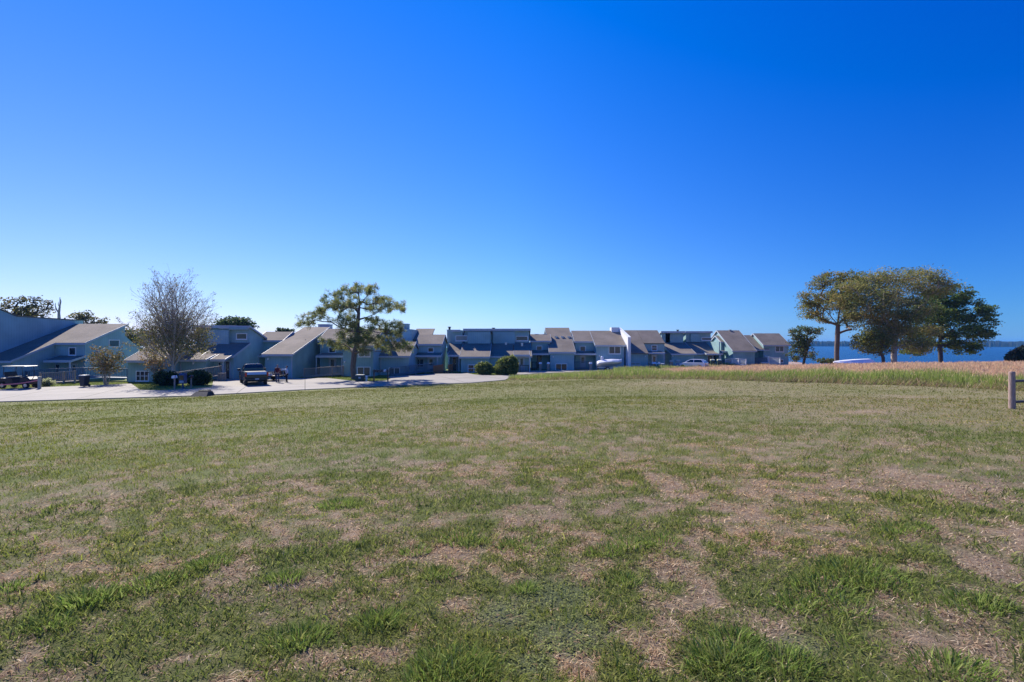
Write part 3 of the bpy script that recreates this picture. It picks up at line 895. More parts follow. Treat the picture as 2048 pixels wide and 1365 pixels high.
# --- 13
h = House('townhouse with a wall dormer window and low porch, right of the white parapet wall', 1290, 82)
yr13 = ridgeY(80.0, 706.5, 662.5, .5)
h.shed(1257, 1296, 80.0, 706.5, 662.5, .5, 'gable', Yr=yr13, trim=False)
h.shed(1286.5, 1329, 83.04, 687, 662.5, .5, 'gable', Yr=yr13, oh=.2, trim=False)
h.window(1303, 1314.5, 690.5, 702.5, 83.04, mull=0, cross=True, pane='glass_green')
h.porch(1297, 1329.5, 83.04, 704, 707, 2.2, posts=(1328,))
h.door(1304, 1313, 711, 83.04, mt='white')
h.window(1261, 1281, 725, 731, 80.0, mull=1, pane='blind', frame='trim')
h.lamp(1290, 713, 80)
h.finish('wall3')
# --- 14 / 15
h = House('townhouse with a clerestory wall and low sunlit front roof, behind the white car', 1360, 84)
h.clere(1343, 1389, 84, 708, 89.5, 687, 665.5, deep=7)
h.wall.box(X_(1331, 89.5), X_(1340, 89.5), 89.5, 95, BASE, Z_(666, 89.5))
h.shed(1330, 1343, 88, 707, 690, .42, 'drop')
h.porch(1329, 1343, 88, 703, 707, 1.8, posts=(1330,))
h.chimney(1353, 1358, 664, 90.5, 668, 'black', .5, cap=False, flue=(1355.5, 660))
h.lamp(1345, 713, 84)
h.finish('wall3')
h = House('townhouse with a clerestory window and open dark porch, right of the white car', 1410, 85)
h.clere(1390, 1442, 86, 707, 90.5, 686, 665.5, deep=6)
h.bay(1380, 1398, 90.5, 668, 684, .4)
h.window(1403, 1423, 675.5, 681.5, 90.5, mull=0, pane='glass_green')
h.door(1416, 1424, 712, 86, mt='darkdoor'); h.window(1426, 1437, 710, 726, 86, mull=0, frame='trim')
h.porch(1413, 1441, 86, 706, 709, 1.4, posts=(1441,))
h.wall.box(X_(1441, 84), X_(1443, 84), 84.6, 90.0, BASE, Z_(684, 84.6))
h.finish('wall3')
# --- 16
h = House('townhouse with a steep plain roof and sunlit left edge, behind the white ramp railing', 1485, 88)
h.shed(1466, 1509.5, 88, 701.5, 662.5, .53, 'gable')
h.shed(1442, 1468, 92.0, 684, 673, .45, 'gable')
h.porch(1443, 1466, 92, 703, 704, 1.6)
h.pipe(1485, 682, 91, .25); h.vent(1460, 662, 94.5, .35)
h.finish('wall')
# --- 17
h = House('end townhouse with a large upper window, at the right end of the row', 1545, 92)
h.shed(1527, 1577, 92, 690, 668.5, .54, 'gable')
h.shed(1504, 1527, 93.6, 690, 672, .54, 'gable', oh=2.0)
h.window(1550.5, 1568, 692.5, 704.5, 92, mull=1, pane='glass_green')
h.window(1560.5, 1567, 719, 726, 92, mull=0)
h.pipe(1530, 680, 94, .25)
h.finish('wall')
# ------------------------------------------------------------------ trees
def tubes_mesh(segs, n=6):
    """segs: list of (p0, p1, r0, r1)"""
    P0 = np.array([s[0] for s in segs], float); P1 = np.array([s[1] for s in segs], float)
    r0 = np.array([s[2] for s in segs])[:, None, None]; r1 = np.array([s[3] for s in segs])[:, None, None]
    d = P1 - P0; L = np.linalg.norm(d, axis=1, keepdims=True); d = d / np.maximum(L, 1e-6)
    up = np.where(np.abs(d[:, 2:3]) < 0.9, np.array([[0, 0, 1.0]]), np.array([[1.0, 0, 0]]))
    a = np.cross(d, up); a /= np.linalg.norm(a, axis=1, keepdims=True); b = np.cross(d, a)
    t = np.arange(n) * 2 * math.pi / n
    ring = a[:, None, :] * np.cos(t)[None, :, None] + b[:, None, :] * np.sin(t)[None, :, None]
    A_ = P0[:, None, :] + ring * r0; B_ = P1[:, None, :] + ring * r1
    V = np.concatenate([A_, B_], 1).reshape(-1, 3)
    base = np.arange(len(segs))[:, None] * 2 * n; i = np.arange(n)[None, :]; j = (i + 1) % n
    Fq = np.stack([base + i, base + j, base + n + j, base + n + i], -1).reshape(-1, 4)
    return V, Fq

def grow(trunk, pts, rtip=0.02, rbase=0.3, up=0.35, pw=2.3, step=0.7, sag=0.0, seed=0, limbs=()):
    """grow a branching skeleton from the trunk polyline out to every clump point"""
    rg = np.random.default_rng(seed)
    nodes = [np.array(trunk[0], float)]; par = [-1]
    for a, b in zip(trunk[:-1], trunk[1:]):
        a = np.array(a, float); b = np.array(b, float); k = max(1, int(np.linalg.norm(b - a) / step))
        for i in range(1, k + 1):
            nodes.append(a + (b - a) * i / k + rg.normal(0, 0.02, 3) * (i < k)); par.append(len(nodes) - 2)
    top = nodes[-1]; nt_ = len(nodes)
    for lb in limbs:
        a = np.array(lb[0], float); j = int(np.argmin([np.linalg.norm(nn - a) for nn in nodes])); prev = j; a = nodes[j]
        for b in lb[1:]:
            b = np.array(b, float); k = max(1, int(np.linalg.norm(b - a) / step))
            for i in range(1, k + 1):
                nodes.append(a + (b - a) * i / k + rg.normal(0, 0.06, 3)); par.append(prev); prev = len(nodes) - 1
            a = b
    start = max(1, int(nt_ * 0.45))
    order = np.argsort(np.linalg.norm(pts - (top * 0.6 + nodes[start] * 0.4), axis=1))
    for o_ in order:
        p = pts[o_]
        N = np.array(nodes[start:]); d = p - N; L = np.linalg.norm(d, axis=1)
        dz = d[:, 2]
        cost = L * (1.0 + up * np.clip(-(dz / np.maximum(L, 1e-3)), 0, 1) * 3) + (np.linalg.norm(N - top, axis=1)) * 0.12
        j = int(np.argmin(cost)) + start
        a = nodes[j]; k = max(1, int(L[j - start] / step))
        mid = (a + p) / 2 + np.array([0, 0, 1.0]) * L[j - start] * 0.08 * (1 if sag == 0 else -sag) + rg.normal(0, 0.05, 3) * L[j - start]
        prev = j
        for i in range(1, k + 1):
            t = i / k
            q_ = (1 - t)**2 * a + 2 * t * (1 - t) * mid + t * t * p
            nodes.append(q_); par.append(prev); prev = len(nodes) - 1
    n = len(nodes); acc = np.zeros(n)
    kids = np.zeros(n, int)
    for i in range(1, n): kids[par[i]] += 1
    rad = np.zeros(n)
    for i in range(n - 1, -1, -1):
        if kids[i] == 0: acc[i] = max(acc[i], rtip**pw)
        rad[i] = acc[i]**(1 / pw)
        if par[i] >= 0: acc[par[i]] += acc[i]
    rad = np.where(rad > rtip, rtip + (rbase - rtip) * ((rad - rtip) / max(rad[0] - rtip, 1e-6))**1.15, rad)
    segs = [(nodes[par[i]], nodes[i], min(rad[par[i]], rad[i] * 1.35) if par[i] >= start else rad[par[i]], rad[i]) for i in range(1, n)]
    # root flare
    segs.append((np.array(trunk[0]) - np.array([0, 0, .35]), np.array(trunk[0]) + np.array([0, 0, .35]), rad[0] * 1.5, rad[0] * 1.02))
    return segs, nodes, par, rad

def ellipsoid_pts(E, n, Y0, seed=0, dscale=1.0, shell=0.5, mind=0.0):
    """E: (px, py, rx, ry[, dY]) blobs in photo units at depth Y0"""
    rg = np.random.default_rng(seed)
    wts = np.array([e[2] * e[3] for e in E], float); wts = wts**0.9; wts /= wts.sum()
    out = []
    for e, k in zip(E, rg.multinomial(n, wts)):
        d = rg.normal(0, 1, (k, 3)); d /= np.linalg.norm(d, axis=1, keepdims=True)
        r = (shell + (1 - shell) * rg.random((k, 1)))**0.6 if shell > 0 else rg.random((k, 1))**(1/3)
        d = d * r
        Yc = Y0 + (e[4] if len(e) > 4 else 0)
        x = X_(e[0], Yc); z = Z_(e[1], Yc); rx = e[2] * Yc / F; rz = e[3] * Yc / F
        out.append(np.stack([x + d[:, 0] * rx, Yc + d[:, 1] * rx * dscale, z + d[:, 2] * rz], -1))
    return np.vstack(out)

def leaves(centers, per, spread, size, cols, seed=0, flat=0.6, aspect=1.6, drop=0.0, top_light=0.0, gain=(1.5, 1.5, 0.95)):
    rg = np.random.default_rng(seed)
    n = len(centers) * per
    c = np.repeat(centers, per, 0)
    sp = np.asarray(spread, float) if np.ndim(spread) else np.array([spread, spread, spread * flat])
    off = rg.normal(0, 1, (n, 3)) * sp * 0.6
    p = c + off
    if drop > 0: p[:, 2] -= np.abs(rg.normal(0, drop, n))
    a = rg.normal(0, 1, (n, 3)); a[:, 2] *= 0.6; a /= np.linalg.norm(a, axis=1, keepdims=True)
    b = np.cross(a, rg.normal(0, 1, (n, 3))); b /= np.linalg.norm(b, axis=1, keepdims=True)
    s = size * (0.6 + 0.8 * rg.random((n, 1)))
    V = np.stack([p - a * s * aspect / 2, p + b * s / 2, p + a * s * aspect / 2, p - b * s / 2], 1).reshape(-1, 3)
    Fq = np.arange(n * 4).reshape(n, 4)
    cols = np.array(cols, float) * np.array(gain)
    cc = np.repeat(rg.integers(0, len(cols), len(centers)), per)
    mixc = np.where(rg.random(n) < 0.65, cc, rg.integers(0, len(cols), n))
    C_ = cols[mixc] * (0.75 + 0.5 * rg.random((n, 1)))
    return V, Fq, np.repeat(C_, 4, 0)

def needles(centers, dirs, per, length, width, cols, seed=0):
    rg = np.random.default_rng(seed)
    n = len(centers) * per
    c = np.repeat(centers, per, 0) + rg.normal(0, length * 0.28, (n, 3))
    d = rg.normal(0, 1, (n, 3)) + np.repeat(dirs, per, 0) * 0.7
    d /= np.linalg.norm(d, axis=1, keepdims=True)
    b = np.cross(d, rg.normal(0, 1, (n, 3))); b /= np.linalg.norm(b, axis=1, keepdims=True)
    L = length * (0.6 + 0.7 * rg.random((n, 1)))
    V = np.stack([c - b * width / 2, c + b * width / 2, c + d * L + b * width * .3, c + d * L - b * width * .3], 1).reshape(-1, 3)
    Fq = np.arange(n * 4).reshape(n, 4)
    cols = np.array(cols, float)
    C_ = cols[np.repeat(rg.integers(0, len(cols), len(centers)), per)] * (0.7 + 0.6 * rg.random((n, 1)))
    return V, Fq, np.repeat(C_, 4, 0)

def tree(label, cat, base, trunk, pts, rbase, rtip=0.02, bark='bark', group=None, seed=1, up=0.35, name='tree', step=0.7, sag=0.0, foliage=None, twigs=None, pname='crown', keep=1.0, limbs=()):
    root = empty(name, base, label, cat, group)
    segs, nodes, par, rad = grow(trunk, pts, rtip, rbase, up, step=step, sag=sag, seed=seed, limbs=limbs)
    if twigs: segs += twigs(pts)
    V, Fq = tubes_mesh(segs, 6)
    mesh_np('trunk', V, Fq, M[bark], root, off=base, smooth=True)
    if foliage is not None:
        V, Fq, C_ = foliage(pts, nodes)
        mesh_np(pname, V, Fq, M['leaf'], root, color=C_, off=base)
    return root

def gp(px, Y):  # ground position under a photo column
    x = X_(px, Y); return (x, Y, gz(x, Y))

# ---- the pine (limbs follow the photo)
PY = 56.5
def pp(px, py, dY=0.0): return np.array([X_(px, PY + dY), PY + dY, Z_(py, PY + dY)])
b = (X_(708, PY), PY, ROAD - .02)
trunk = [b, pp(706, 735), pp(709, 705), pp(714, 690), pp(714, 665), pp(716, 640), pp(719, 610), pp(717, 585)]
E = [(700,582,22,12),(722,578,22,11,1),(745,582,14,10,-1),(672,592,14,12,1),(650,596,12,6),(665,612,22,14,-1),(690,620,22,18,2),(700,645,22,16,-2),(720,605,24,12,-2),
     (755,602,18,10,1),(775,606,22,10,-1),(795,612,16,8,1),(805,622,8,5),(745,618,18,8,2),(770,622,14,6,2),
     (632,632,26,9,1),(612,645,20,7,0),(600,650,9,4,0),(655,640,16,8,-1),(640,622,10,6),
     (740,640,14,8,-1),(755,645,16,9,1),(765,655,12,10,2),(790,650,16,9,-1),(800,662,12,9,0),(785,668,16,9,2),(770,680,22,10,-2),(800,688,20,10,0),(815,694,14,9,1),(790,700,18,8,1),(760,690,18,10,1),(735,680,16,12,-2),
     (690,668,16,14,-2),(705,660,14,14,2),(725,668,16,12,0),(668,686,22,6,0),(680,695,14,5,1),(700,690,16,12,2),(710,680,18,12,-3),(730,700,10,6,-2),(745,658,10,8,-3),(650,680,8,4,0)]
pts = ellipsoid_pts(E, 640, PY, 3, dscale=1.1, shell=0.2)
pts[:, 1] = PY + (pts[:, 1] - PY) * 1.3
def pine_fol(pts, nodes):
    dirs = pts - np.array([b[0], PY, 3.5]); dirs /= np.linalg.norm(dirs, axis=1, keepdims=True)
    rg = np.random.default_rng(5)
    c2 = np.vstack([pts, pts + rg.normal(0, 0.14, pts.shape), pts + rg.normal(0, 0.14, pts.shape)])
    d2 = np.vstack([dirs, dirs, dirs])
    return needles(c2, d2, 17, 0.30, 0.035, [(0.17, 0.22, 0.065), (0.23, 0.27, 0.08), (0.31, 0.31, 0.10), (0.09, 0.13, 0.05), (0.36, 0.33, 0.13)], 6)
tree('twisted spreading pine with an open crown, standing on the grass patch by the mailbox rack', 'pine tree', b, trunk, pts, 0.30, 0.014, 'bark', seed=4, up=0.25, name='pine_tree', limbs=[[pp(*q) for q in l_] for l_ in (((713,668),(690,656,-.5),(660,645,-1),(630,641,-.5),(606,648)),((716,650),(745,630,.5),(775,612,1),(805,617,.5)),((714,672),(740,662,-1),(772,668,-.5)),((709,705),(735,703,-.8),(770,702,0),(800,698,.5)),((709,705),(690,690,.8),(665,685,.6)),((717,630),(695,605,1),(670,590,.5)))], foliage=pine_fol, pname='crown')

# ---- the bare tree (fan of upright branches)
BY = 50.5
b = (X_(347, BY), BY, ROAD)
rg = np.random.default_rng(12)
segs = []; twp = []; leafp = []
def fan(p, d, L, r, lvl):
    k = max(3, int(L / 0.45)); q_ = np.array(p, float); d = np.array(d, float)
    for i in range(k):
        r1 = r * (1 - 0.75 * (i + 1) / k) + 0.004
        r0 = r * (1 - 0.75 * i / k) + 0.004
        nd = d + rg.normal(0, 0.05, 3) + np.array([0, 0, 0.035])
        nd /= np.linalg.norm(nd)
        q2 = q_ + nd * (L / k)
        segs.append((q_, q2, r0, r1))
        if lvl >= 1: leafp.append(q2)
        if lvl < 3 and i >= (1 if lvl else 2):
            for _ in range(2 if lvl < 2 else 1):
                if rg.random() < (0.62, 0.46, 0.34)[lvl]:
                    side = rg.normal(0, 1, 3); side -= nd * np.dot(side, nd); side /= np.linalg.norm(side)
                    cd = nd * 0.84 + side * 0.54; cd[2] = abs(cd[2]) * 0.9 + 0.1; cd /= np.linalg.norm(cd)
                    fan(q2, cd, L * (1 - 0.6 * i / k) * (0.52 if lvl else 0.55) * (0.75 + .4 * rg.random()), r1 * 0.6, lvl + 1)
        q_, d = q2, nd
top = np.array([X_(347, BY), BY, Z_(722, BY)])
segs.append((np.array(b) - [0, 0, .3], np.array(b) + [0, 0, .4], .26, .19)); segs.append((np.array(b) + [0, 0, .4], top, .19, .16))
targets = [(272,588,0),(290,575,1.5),(312,562,-1),(330,549,0.5),(345,556,-1.5),(362,560,1.5),(380,572,-1),(398,596,0.5),(414,620,-1),(428,640,1),(280,632,-2),(275,655,1),(420,665,1.5),(350,570,3),(330,575,-3),(300,600,3),(385,600,3),(395,640,-3),(300,640,-3),(310,590,-2.5),(382,585,-2.5),(262,650,.5),(432,660,-.5),(266,612,1),(408,600,-1),(422,632,-1.5)]
for (px, py, dy) in targets:
    t = np.array([X_(px, BY), BY + dy, Z_(py, BY)])
    s0 = np.array(b) + (top - np.array(b)) * (0.7 + 0.3 * rg.random())
    d = t - s0; L = np.linalg.norm(d); d /= L
    d0 = d + np.array([-d[0] * 0.1, 0, 0.05]); d0 /= np.linalg.norm(d0)
    fan(s0, d0, L * 0.88, 0.05, 0)
root = empty('tree', b, 'tall nearly leafless tree with a fan of fine upright branches, behind the clipped round shrubs', 'tree')
V, Fq = tubes_mesh(segs, 5)
mesh_np('trunk', V, Fq, M['palebark'], root, off=b, smooth=True)
lp = np.array(leafp); print('bare tree segs', len(segs))
low = lp[lp[:, 2] < Z_(655, BY)]
sel = lp[rg.random(len(lp)) < 0.35]
c = np.vstack([sel, low[rg.random(len(low)) < 0.8]])
extra = ellipsoid_pts([(350,680,70,32),(330,700,44,24),(380,700,50,20),(300,672,30,20),(400,672,30,18),(345,655,60,16),(300,690,40,26),(395,685,38,26),(345,640,66,16)], 850, BY, 9, dscale=0.8, shell=0.1)
V1, F1, C1 = leaves(c, 3, 0.14, 0.06, [(0.16, 0.13, 0.08), (0.11, 0.12, 0.05), (0.18, 0.11, 0.08), (0.09, 0.10, 0.05)], 3)
V2, F2, C2 = leaves(extra, 7, 0.35, 0.085, [(0.14, 0.145, 0.05), (0.19, 0.16, 0.065), (0.11, 0.12, 0.045)], 4)
mesh_np('leaves', np.vstack([V1, V2]), np.vstack([F1, F2 + len(V1)]), M['leaf'], root, off=b, color=np.vstack([C1, C2]))

# ---- multi-stem crape myrtles
def myrtle(label, px0, Y, wpx, top, spread_top, seed, cols, n=150, per=10, stems=6, size=0.09, group=None):
    bb = gp(px0, Y); bb = (bb[0], bb[1], ROAD)
    rg = np.random.default_rng(seed); segs = []; tips = []
    H = Z_(top, Y) - ROAD; W = wpx * Y / F / 2
    for i in range(stems):
        a = rg.random() * 6.28; rr = W * (0.35 + 0.65 * rg.random())
        t = np.array([bb[0] + math.cos(a) * rr, Y + math.sin(a) * rr, ROAD + H * (0.75 + 0.2 * rg.random())])
        s = np.array([bb[0] + rg.normal(0, .12), Y + rg.normal(0, .12), ROAD - .1]); prev = s
        k = 6
        for j in range(1, k + 1):
            u = j / k; q_ = s + (t - s) * u; q_[:2] = s[:2] + (t[:2] - s[:2]) * u**1.3
            q_ = q_ + rg.normal(0, .04, 3)
            segs.append((prev, q_, .05 * (1 - u * .8) + .01, .05 * (1 - (u) * .85) + .008)); 
            if j > 1:
                for _ in range(3):
                    e = q_ + np.array([rg.normal(0, .4), rg.normal(0, .4), .4 + .4 * rg.random()]) * (W * .55); segs.append((q_, e, .015, .006)); tips.append(e)
            prev = q_
    root = empty('shrub_tree', bb, label, 'small tree', group)
    V, Fq = tubes_mesh(segs, 5); mesh_np('trunk', V, Fq, M['palebark'], root, off=bb, smooth=True)
    zc = ROAD + H * 0.62
    d = rg.normal(0, 1, (n, 3)); d /= np.linalg.norm(d, axis=1, keepdims=True); d *= rg.random((n, 1))**.45
    P = np.array([bb[0], Y, zc]) + d * np.array([W, W, H * 0.36])
    P = np.vstack([P, np.array(tips)])
    V, Fq, C_ = leaves(P, per, W * .16, size, cols, seed)
    mesh_np('leaves', V, Fq, M['leaf'], root, off=bb, color=C_)
myrtle('small rounded multi-stem tree with brownish autumn leaves, in front of the leftmost house', 212, 49.5, 62, 697, 0, 21, [(0.13, 0.085, 0.045), (0.11, 0.09, 0.045), (0.08, 0.085, 0.04), (0.15, 0.10, 0.06)], 240, 9)
myrtle('thin reddish multi-stem small tree beside the bare tree, left of the clipped shrubs', 312, 51.5, 58, 690, 0, 22, [(0.17, 0.10, 0.06), (0.13, 0.11, 0.05), (0.20, 0.13, 0.09)], 120, 6)

# ---- bushes
def bush(label, blobs, Y, n, per, size, cols, seed, cat='bush', base=None, group=None, name='bush', spread=0.16, core=True, ground=None):
    px0 = blobs[0][0]
    g = ROAD if ground is None else ground
    bb = (X_(px0, Y), Y, g)
    pts = ellipsoid_pts(blobs, n, Y, seed, dscale=1.0, shell=0.55)
    pts = pts[pts[:, 2] > g + 0.05]
    root = empty(name, bb, label, cat, group)
    V, Fq, C_ = leaves(pts, per, spread, size, cols, seed, flat=0.9)
    mesh_np('leaves', V, Fq, M['leaf'], root, off=bb, color=C_)
    segs = []
    rg = np.random.default_rng(seed)
    for p in pts[rg.integers(0, len(pts), 40)]:
        s = np.array([bb[0] + (p[0] - bb[0]) * .25, Y + (p[1] - Y) * .25, g - .05]); m_ = (s + p) / 2 + np.array([0, 0, .1])
        segs += [(s, m_, .03, .02), (m_, p, .02, .008)]
    V, Fq = tubes_mesh(segs, 5); mesh_np('stems', V, Fq, M['darkbark'], root, off=bb)
    return root
dg = [(0.030, 0.050, 0.026), (0.045, 0.07, 0.03), (0.02, 0.035, 0.02)]
bush('clipped dark round shrub left of the newspaper box', [(332,758,21,15),(322,755,12,11),(343,760,12,13)], 48.2, 420, 14, 0.10, dg, 31, 'shrub', group='two clipped shrubs')
bush('clipped dark round shrub between the newspaper box and the pickup', [(398,756,21,14),(386,758,12,12),(410,756,10,11)], 48.8, 420, 14, 0.10, dg, 32, 'shrub', group='two clipped shrubs')
bush('pale flowering shrub beside the golf cart', [(95,764,9,6),(86,766,9,5),(102,767,4,4)], 47.2, 120, 12, 0.07, [(0.30, 0.30, 0.26), (0.16, 0.19, 0.12), (0.35, 0.36, 0.34)], 33)
bush('pink flowering plant just right of the golf cart', [(68,764,5,5),(73,768,4,4)], 46.4, 60, 12, 0.06, [(0.35, 0.12, 0.13), (0.20, 0.22, 0.15), (0.40, 0.30, 0.3)], 34, 'plant')
gb = [(0.11, 0.14, 0.05), (0.15, 0.18, 0.065), (0.07, 0.10, 0.04), (0.19, 0.20, 0.09)]
bush('rounded light green bush, left one of the pair by the parking lot', [(968,738,16,13),(960,736,10,8),(976,740,10,12)], 65.0, 360, 14, 0.13, gb, 35)
bush('large spreading green bush, right one of the pair by the parking lot', [(1012,732,20,18),(1026,730,12,16),(1000,740,14,10),(1018,722,14,10),(1028,740,8,8)], 64.5, 560, 14, 0.15, gb, 36)

# ---- big trees on the right, beyond the tall grass
TY = 74.0
def tp(px, py, dY=0.0): return np.array([X_(px, TY + dY), TY + dY, Z_(py, TY + dY)])
x0 = X_(1673, TY); b = (x0, TY, gz(x0, TY))
E = [(1625,600,20,18),(1608,612,16,12),(1640,570,20,14),(1665,556,28,12,1),(1700,552,22,9,-1),(1650,600,20,20,2),(1680,590,24,26,1),(1615,630,20,9,-1),(1640,640,16,7,1),(1645,622,18,10),(1700,600,16,24,-2),(1720,570,14,14,0),(1700,636,20,10,2),(1712,655,14,6,1),(1600,595,8,10,0),(1690,565,22,10,3)]
pts = ellipsoid_pts(E, 430, TY, 41, dscale=1.2, shell=0.35)
cols = [(0.155, 0.145, 0.045), (0.10, 0.12, 0.04), (0.20, 0.17, 0.06), (0.08, 0.10, 0.04), (0.17, 0.12, 0.05)]
tree('tall open-crowned yellow-brown tree on a straight trunk, leftmost of the three big lakeside trees', 'tree', b, [b, tp(1674, 690), tp(1675, 668), tp(1676, 650)], pts, 0.32, 0.022, 'bark', 'big trees by the lake', 42, up=0.5, limbs=[[tp(*q) for q in l_] for l_ in (((1676,650),(1656,628,.5),(1640,610,1),(1618,600,.5)),((1676,650),(1694,632,-.5),(1712,620,-1),(1732,600,0)),((1676,650),(1679,620,.3),(1680,590,0),(1690,562,.5)),((1675,668),(1692,660,.4),(1714,660,1)))],
     foliage=lambda p, n: leaves(p, 36, 0.50, 0.13, cols, 43, flat=0.6))
x0 = X_(1787, 70); TY = 70.0; b = (x0, TY, gz(x0, TY))
E = [(1700,585,36,22,0),(1740,565,36,18,1),(1790,552,44,14,0),(1840,556,36,16,1),(1870,575,30,20,0),(1720,620,34,18,-1),(1760,600,40,26,-2),(1800,590,44,28,2),(1780,640,44,20,0),(1830,620,34,28,-1),(1750,650,26,16,1),(1760,672,20,16,-1),(1685,605,24,14,1),(1810,660,28,16,2),(1700,640,16,9,0),(1822,690,24,12,0),(1845,665,24,16,1),(1775,680,24,14,-1),(1800,665,24,16,0),(1835,695,20,10,1)]
pts = ellipsoid_pts(E, 820, TY, 44, dscale=1.0, shell=0.4)
cols2 = [(0.15, 0.16, 0.065), (0.18, 0.175, 0.075), (0.11, 0.135, 0.055), (0.20, 0.17, 0.08), (0.09, 0.115, 0.045)]
def feather(p, n):
    # fine weeping foliage: short streaks leaning with the wind
    rg = np.random.default_rng(46); k = 62; N = len(p) * k
    c = np.repeat(p, k, 0) + rg.normal(0, 1, (N, 3)) * np.array([.62, .62, .30])
    d = np.array([0.85, 0, 0.35]) + rg.normal(0, .42, (N, 3)); d /= np.linalg.norm(d, axis=1, keepdims=True)
    bb = np.cross(d, rg.normal(0, 1, (N, 3))); bb /= np.linalg.norm(bb, axis=1, keepdims=True)
    L = .26 * (.6 + .8 * rg.random((N, 1))); w_ = .05
    V = np.stack([c - d * L / 2, c + bb * w_, c + d * L / 2, c - bb * w_], 1).reshape(-1, 3)
    C_ = (np.array(cols2) * np.array([1.6, 1.5, 1.05]))[np.repeat(rg.integers(0, 5, len(p)), k)] * (.7 + .6 * rg.random((N, 1)))
    return V, np.arange(N * 4).reshape(N, 4), np.repeat(C_, 4, 0)
tree('widest lakeside tree with a feathery olive crown and pale trunk, middle one of the three', 'tree', b, [b, tp(1788, 700), tp(1789, 672), tp(1790, 650)], pts, 0.36, 0.02, 'palebark', 'big trees by the lake', 45, up=0.4, limbs=[[tp(*q) for q in l_] for l_ in (((1790,650),(1762,630,.5),(1728,600,0)),((1790,650),(1796,610,-.5),(1800,575,0)),((1790,660),(1822,632,.5),(1856,600,.5)),((1790,650),(1775,600,1),(1760,570,1)))], foliage=feather)
TY = 78.0; x0 = X_(1881, TY); b = (x0, TY, gz(x0, TY))
E = [(1900,590,40,20,0),(1880,610,46,24,1),(1930,620,42,26,0),(1960,640,30,24,0),(1900,650,46,26,-1),(1850,650,34,24,1),(1940,670,38,16,0),(1965,668,22,10,0),(1880,680,34,14,1),(1840,680,24,12,-1),(1870,590,30,16,2),(1860,625,34,24,-2),(1915,690,22,8,0),(1955,690,12,6,0),(1830,702,26,8,0),(1905,703,26,7,1),(1942,700,16,8,0),(1820,690,16,8,1),(1975,625,12,14,0)]
pts = ellipsoid_pts(E, 900, TY, 47, dscale=1.0, shell=0.4)
cols3 = [(0.05, 0.09, 0.035), (0.065, 0.11, 0.038), (0.035, 0.065, 0.03), (0.09, 0.125, 0.04), (0.10, 0.11, 0.035)]
tree('dense dark green tree with ragged lower branches, rightmost of the three big lakeside trees', 'tree', b, [b, tp(1881, 715), tp(1880, 695), tp(1880, 670)], pts, 0.30, 0.02, 'darkbark', 'big trees by the lake', 48, up=0.2,
     foliage=lambda p, n: leaves(p, 34, 0.55, 0.165, cols3, 49, flat=0.45), limbs=[[tp(*q) for q in l_] for l_ in (((1880,690),(1855,668,.5),(1830,650,.5)),((1880,672),(1888,640,0),(1895,600,.3)),((1880,680),(1912,655,-.5),(1950,640,0)),((1880,690),(1910,684,.5),(1955,678,0)))])
TY = 68.0; x0 = X_(1768, TY); b = (x0, TY, gz(x0, TY))
pts = ellipsoid_pts([(1740,690,34,18,0),(1720,680,16,10,0),(1760,700,22,12,1),(1735,672,22,10,-1),(1755,682,24,14,0)], 200, TY, 50, shell=.4)
cols4 = [(0.14, 0.15, 0.045), (0.10, 0.12, 0.04), (0.17, 0.15, 0.05), (0.06, 0.08, 0.03)]
tree('low bushy yellow-green tree growing under the big feathery tree', 'tree', b, [b, tp(1766, 715), tp(1758, 700)], pts, 0.2, 0.02, 'darkbark', None, 51, foliage=lambda p, n: leaves(p, 26, 0.38, 0.13, cols4, 52, flat=0.7))
TY = 84.0; x0 = X_(1606, TY); b = (x0, TY, gz(x0, TY))
pts = ellipsoid_pts([(1595,690,16,22,0),(1585,665,10,8,0),(1612,662,24,8,0),(1625,672,16,8,1),(1610,690,14,22,-1),(1640,662,12,5,0),(1590,710,16,12,0),(1620,712,12,10,1),(1600,676,14,8,1)], 190, TY, 53, shell=.3)
cols5 = [(0.06, 0.085, 0.035), (0.08, 0.10, 0.04), (0.045, 0.065, 0.03), (0.12, 0.09, 0.05)]
tree('small leaning tree with an open arching crown beside the end townhouse', 'tree', b, [b, tp(1610, 712), tp(1616, 695), tp(1622, 678)], pts, 0.2, 0.02, 'darkbark', None, 54, foliage=lambda p, n: leaves(p, 24, 0.42, 0.16, cols5, 55, flat=0.8))
g_ = X_(2040, 60), 60.0
bush('dark bush at the right edge of the photo, standing against the lake', [(2036,710,16,12),(2046,706,12,14),(2026,718,12,8),(2060,712,14,14)], 60.0, 300, 16, 0.16, [(0.035, 0.05, 0.035), (0.05, 0.06, 0.04), (0.06, 0.05, 0.045)], 56, ground=gz(*g_))
bush('low green brush at the foot of the leftmost big lakeside tree', [(1650,722,16,5),(1665,723,10,4)], 76.0, 90, 12, 0.15, cols5, 57, ground=gz(X_(1650, 76), 76))

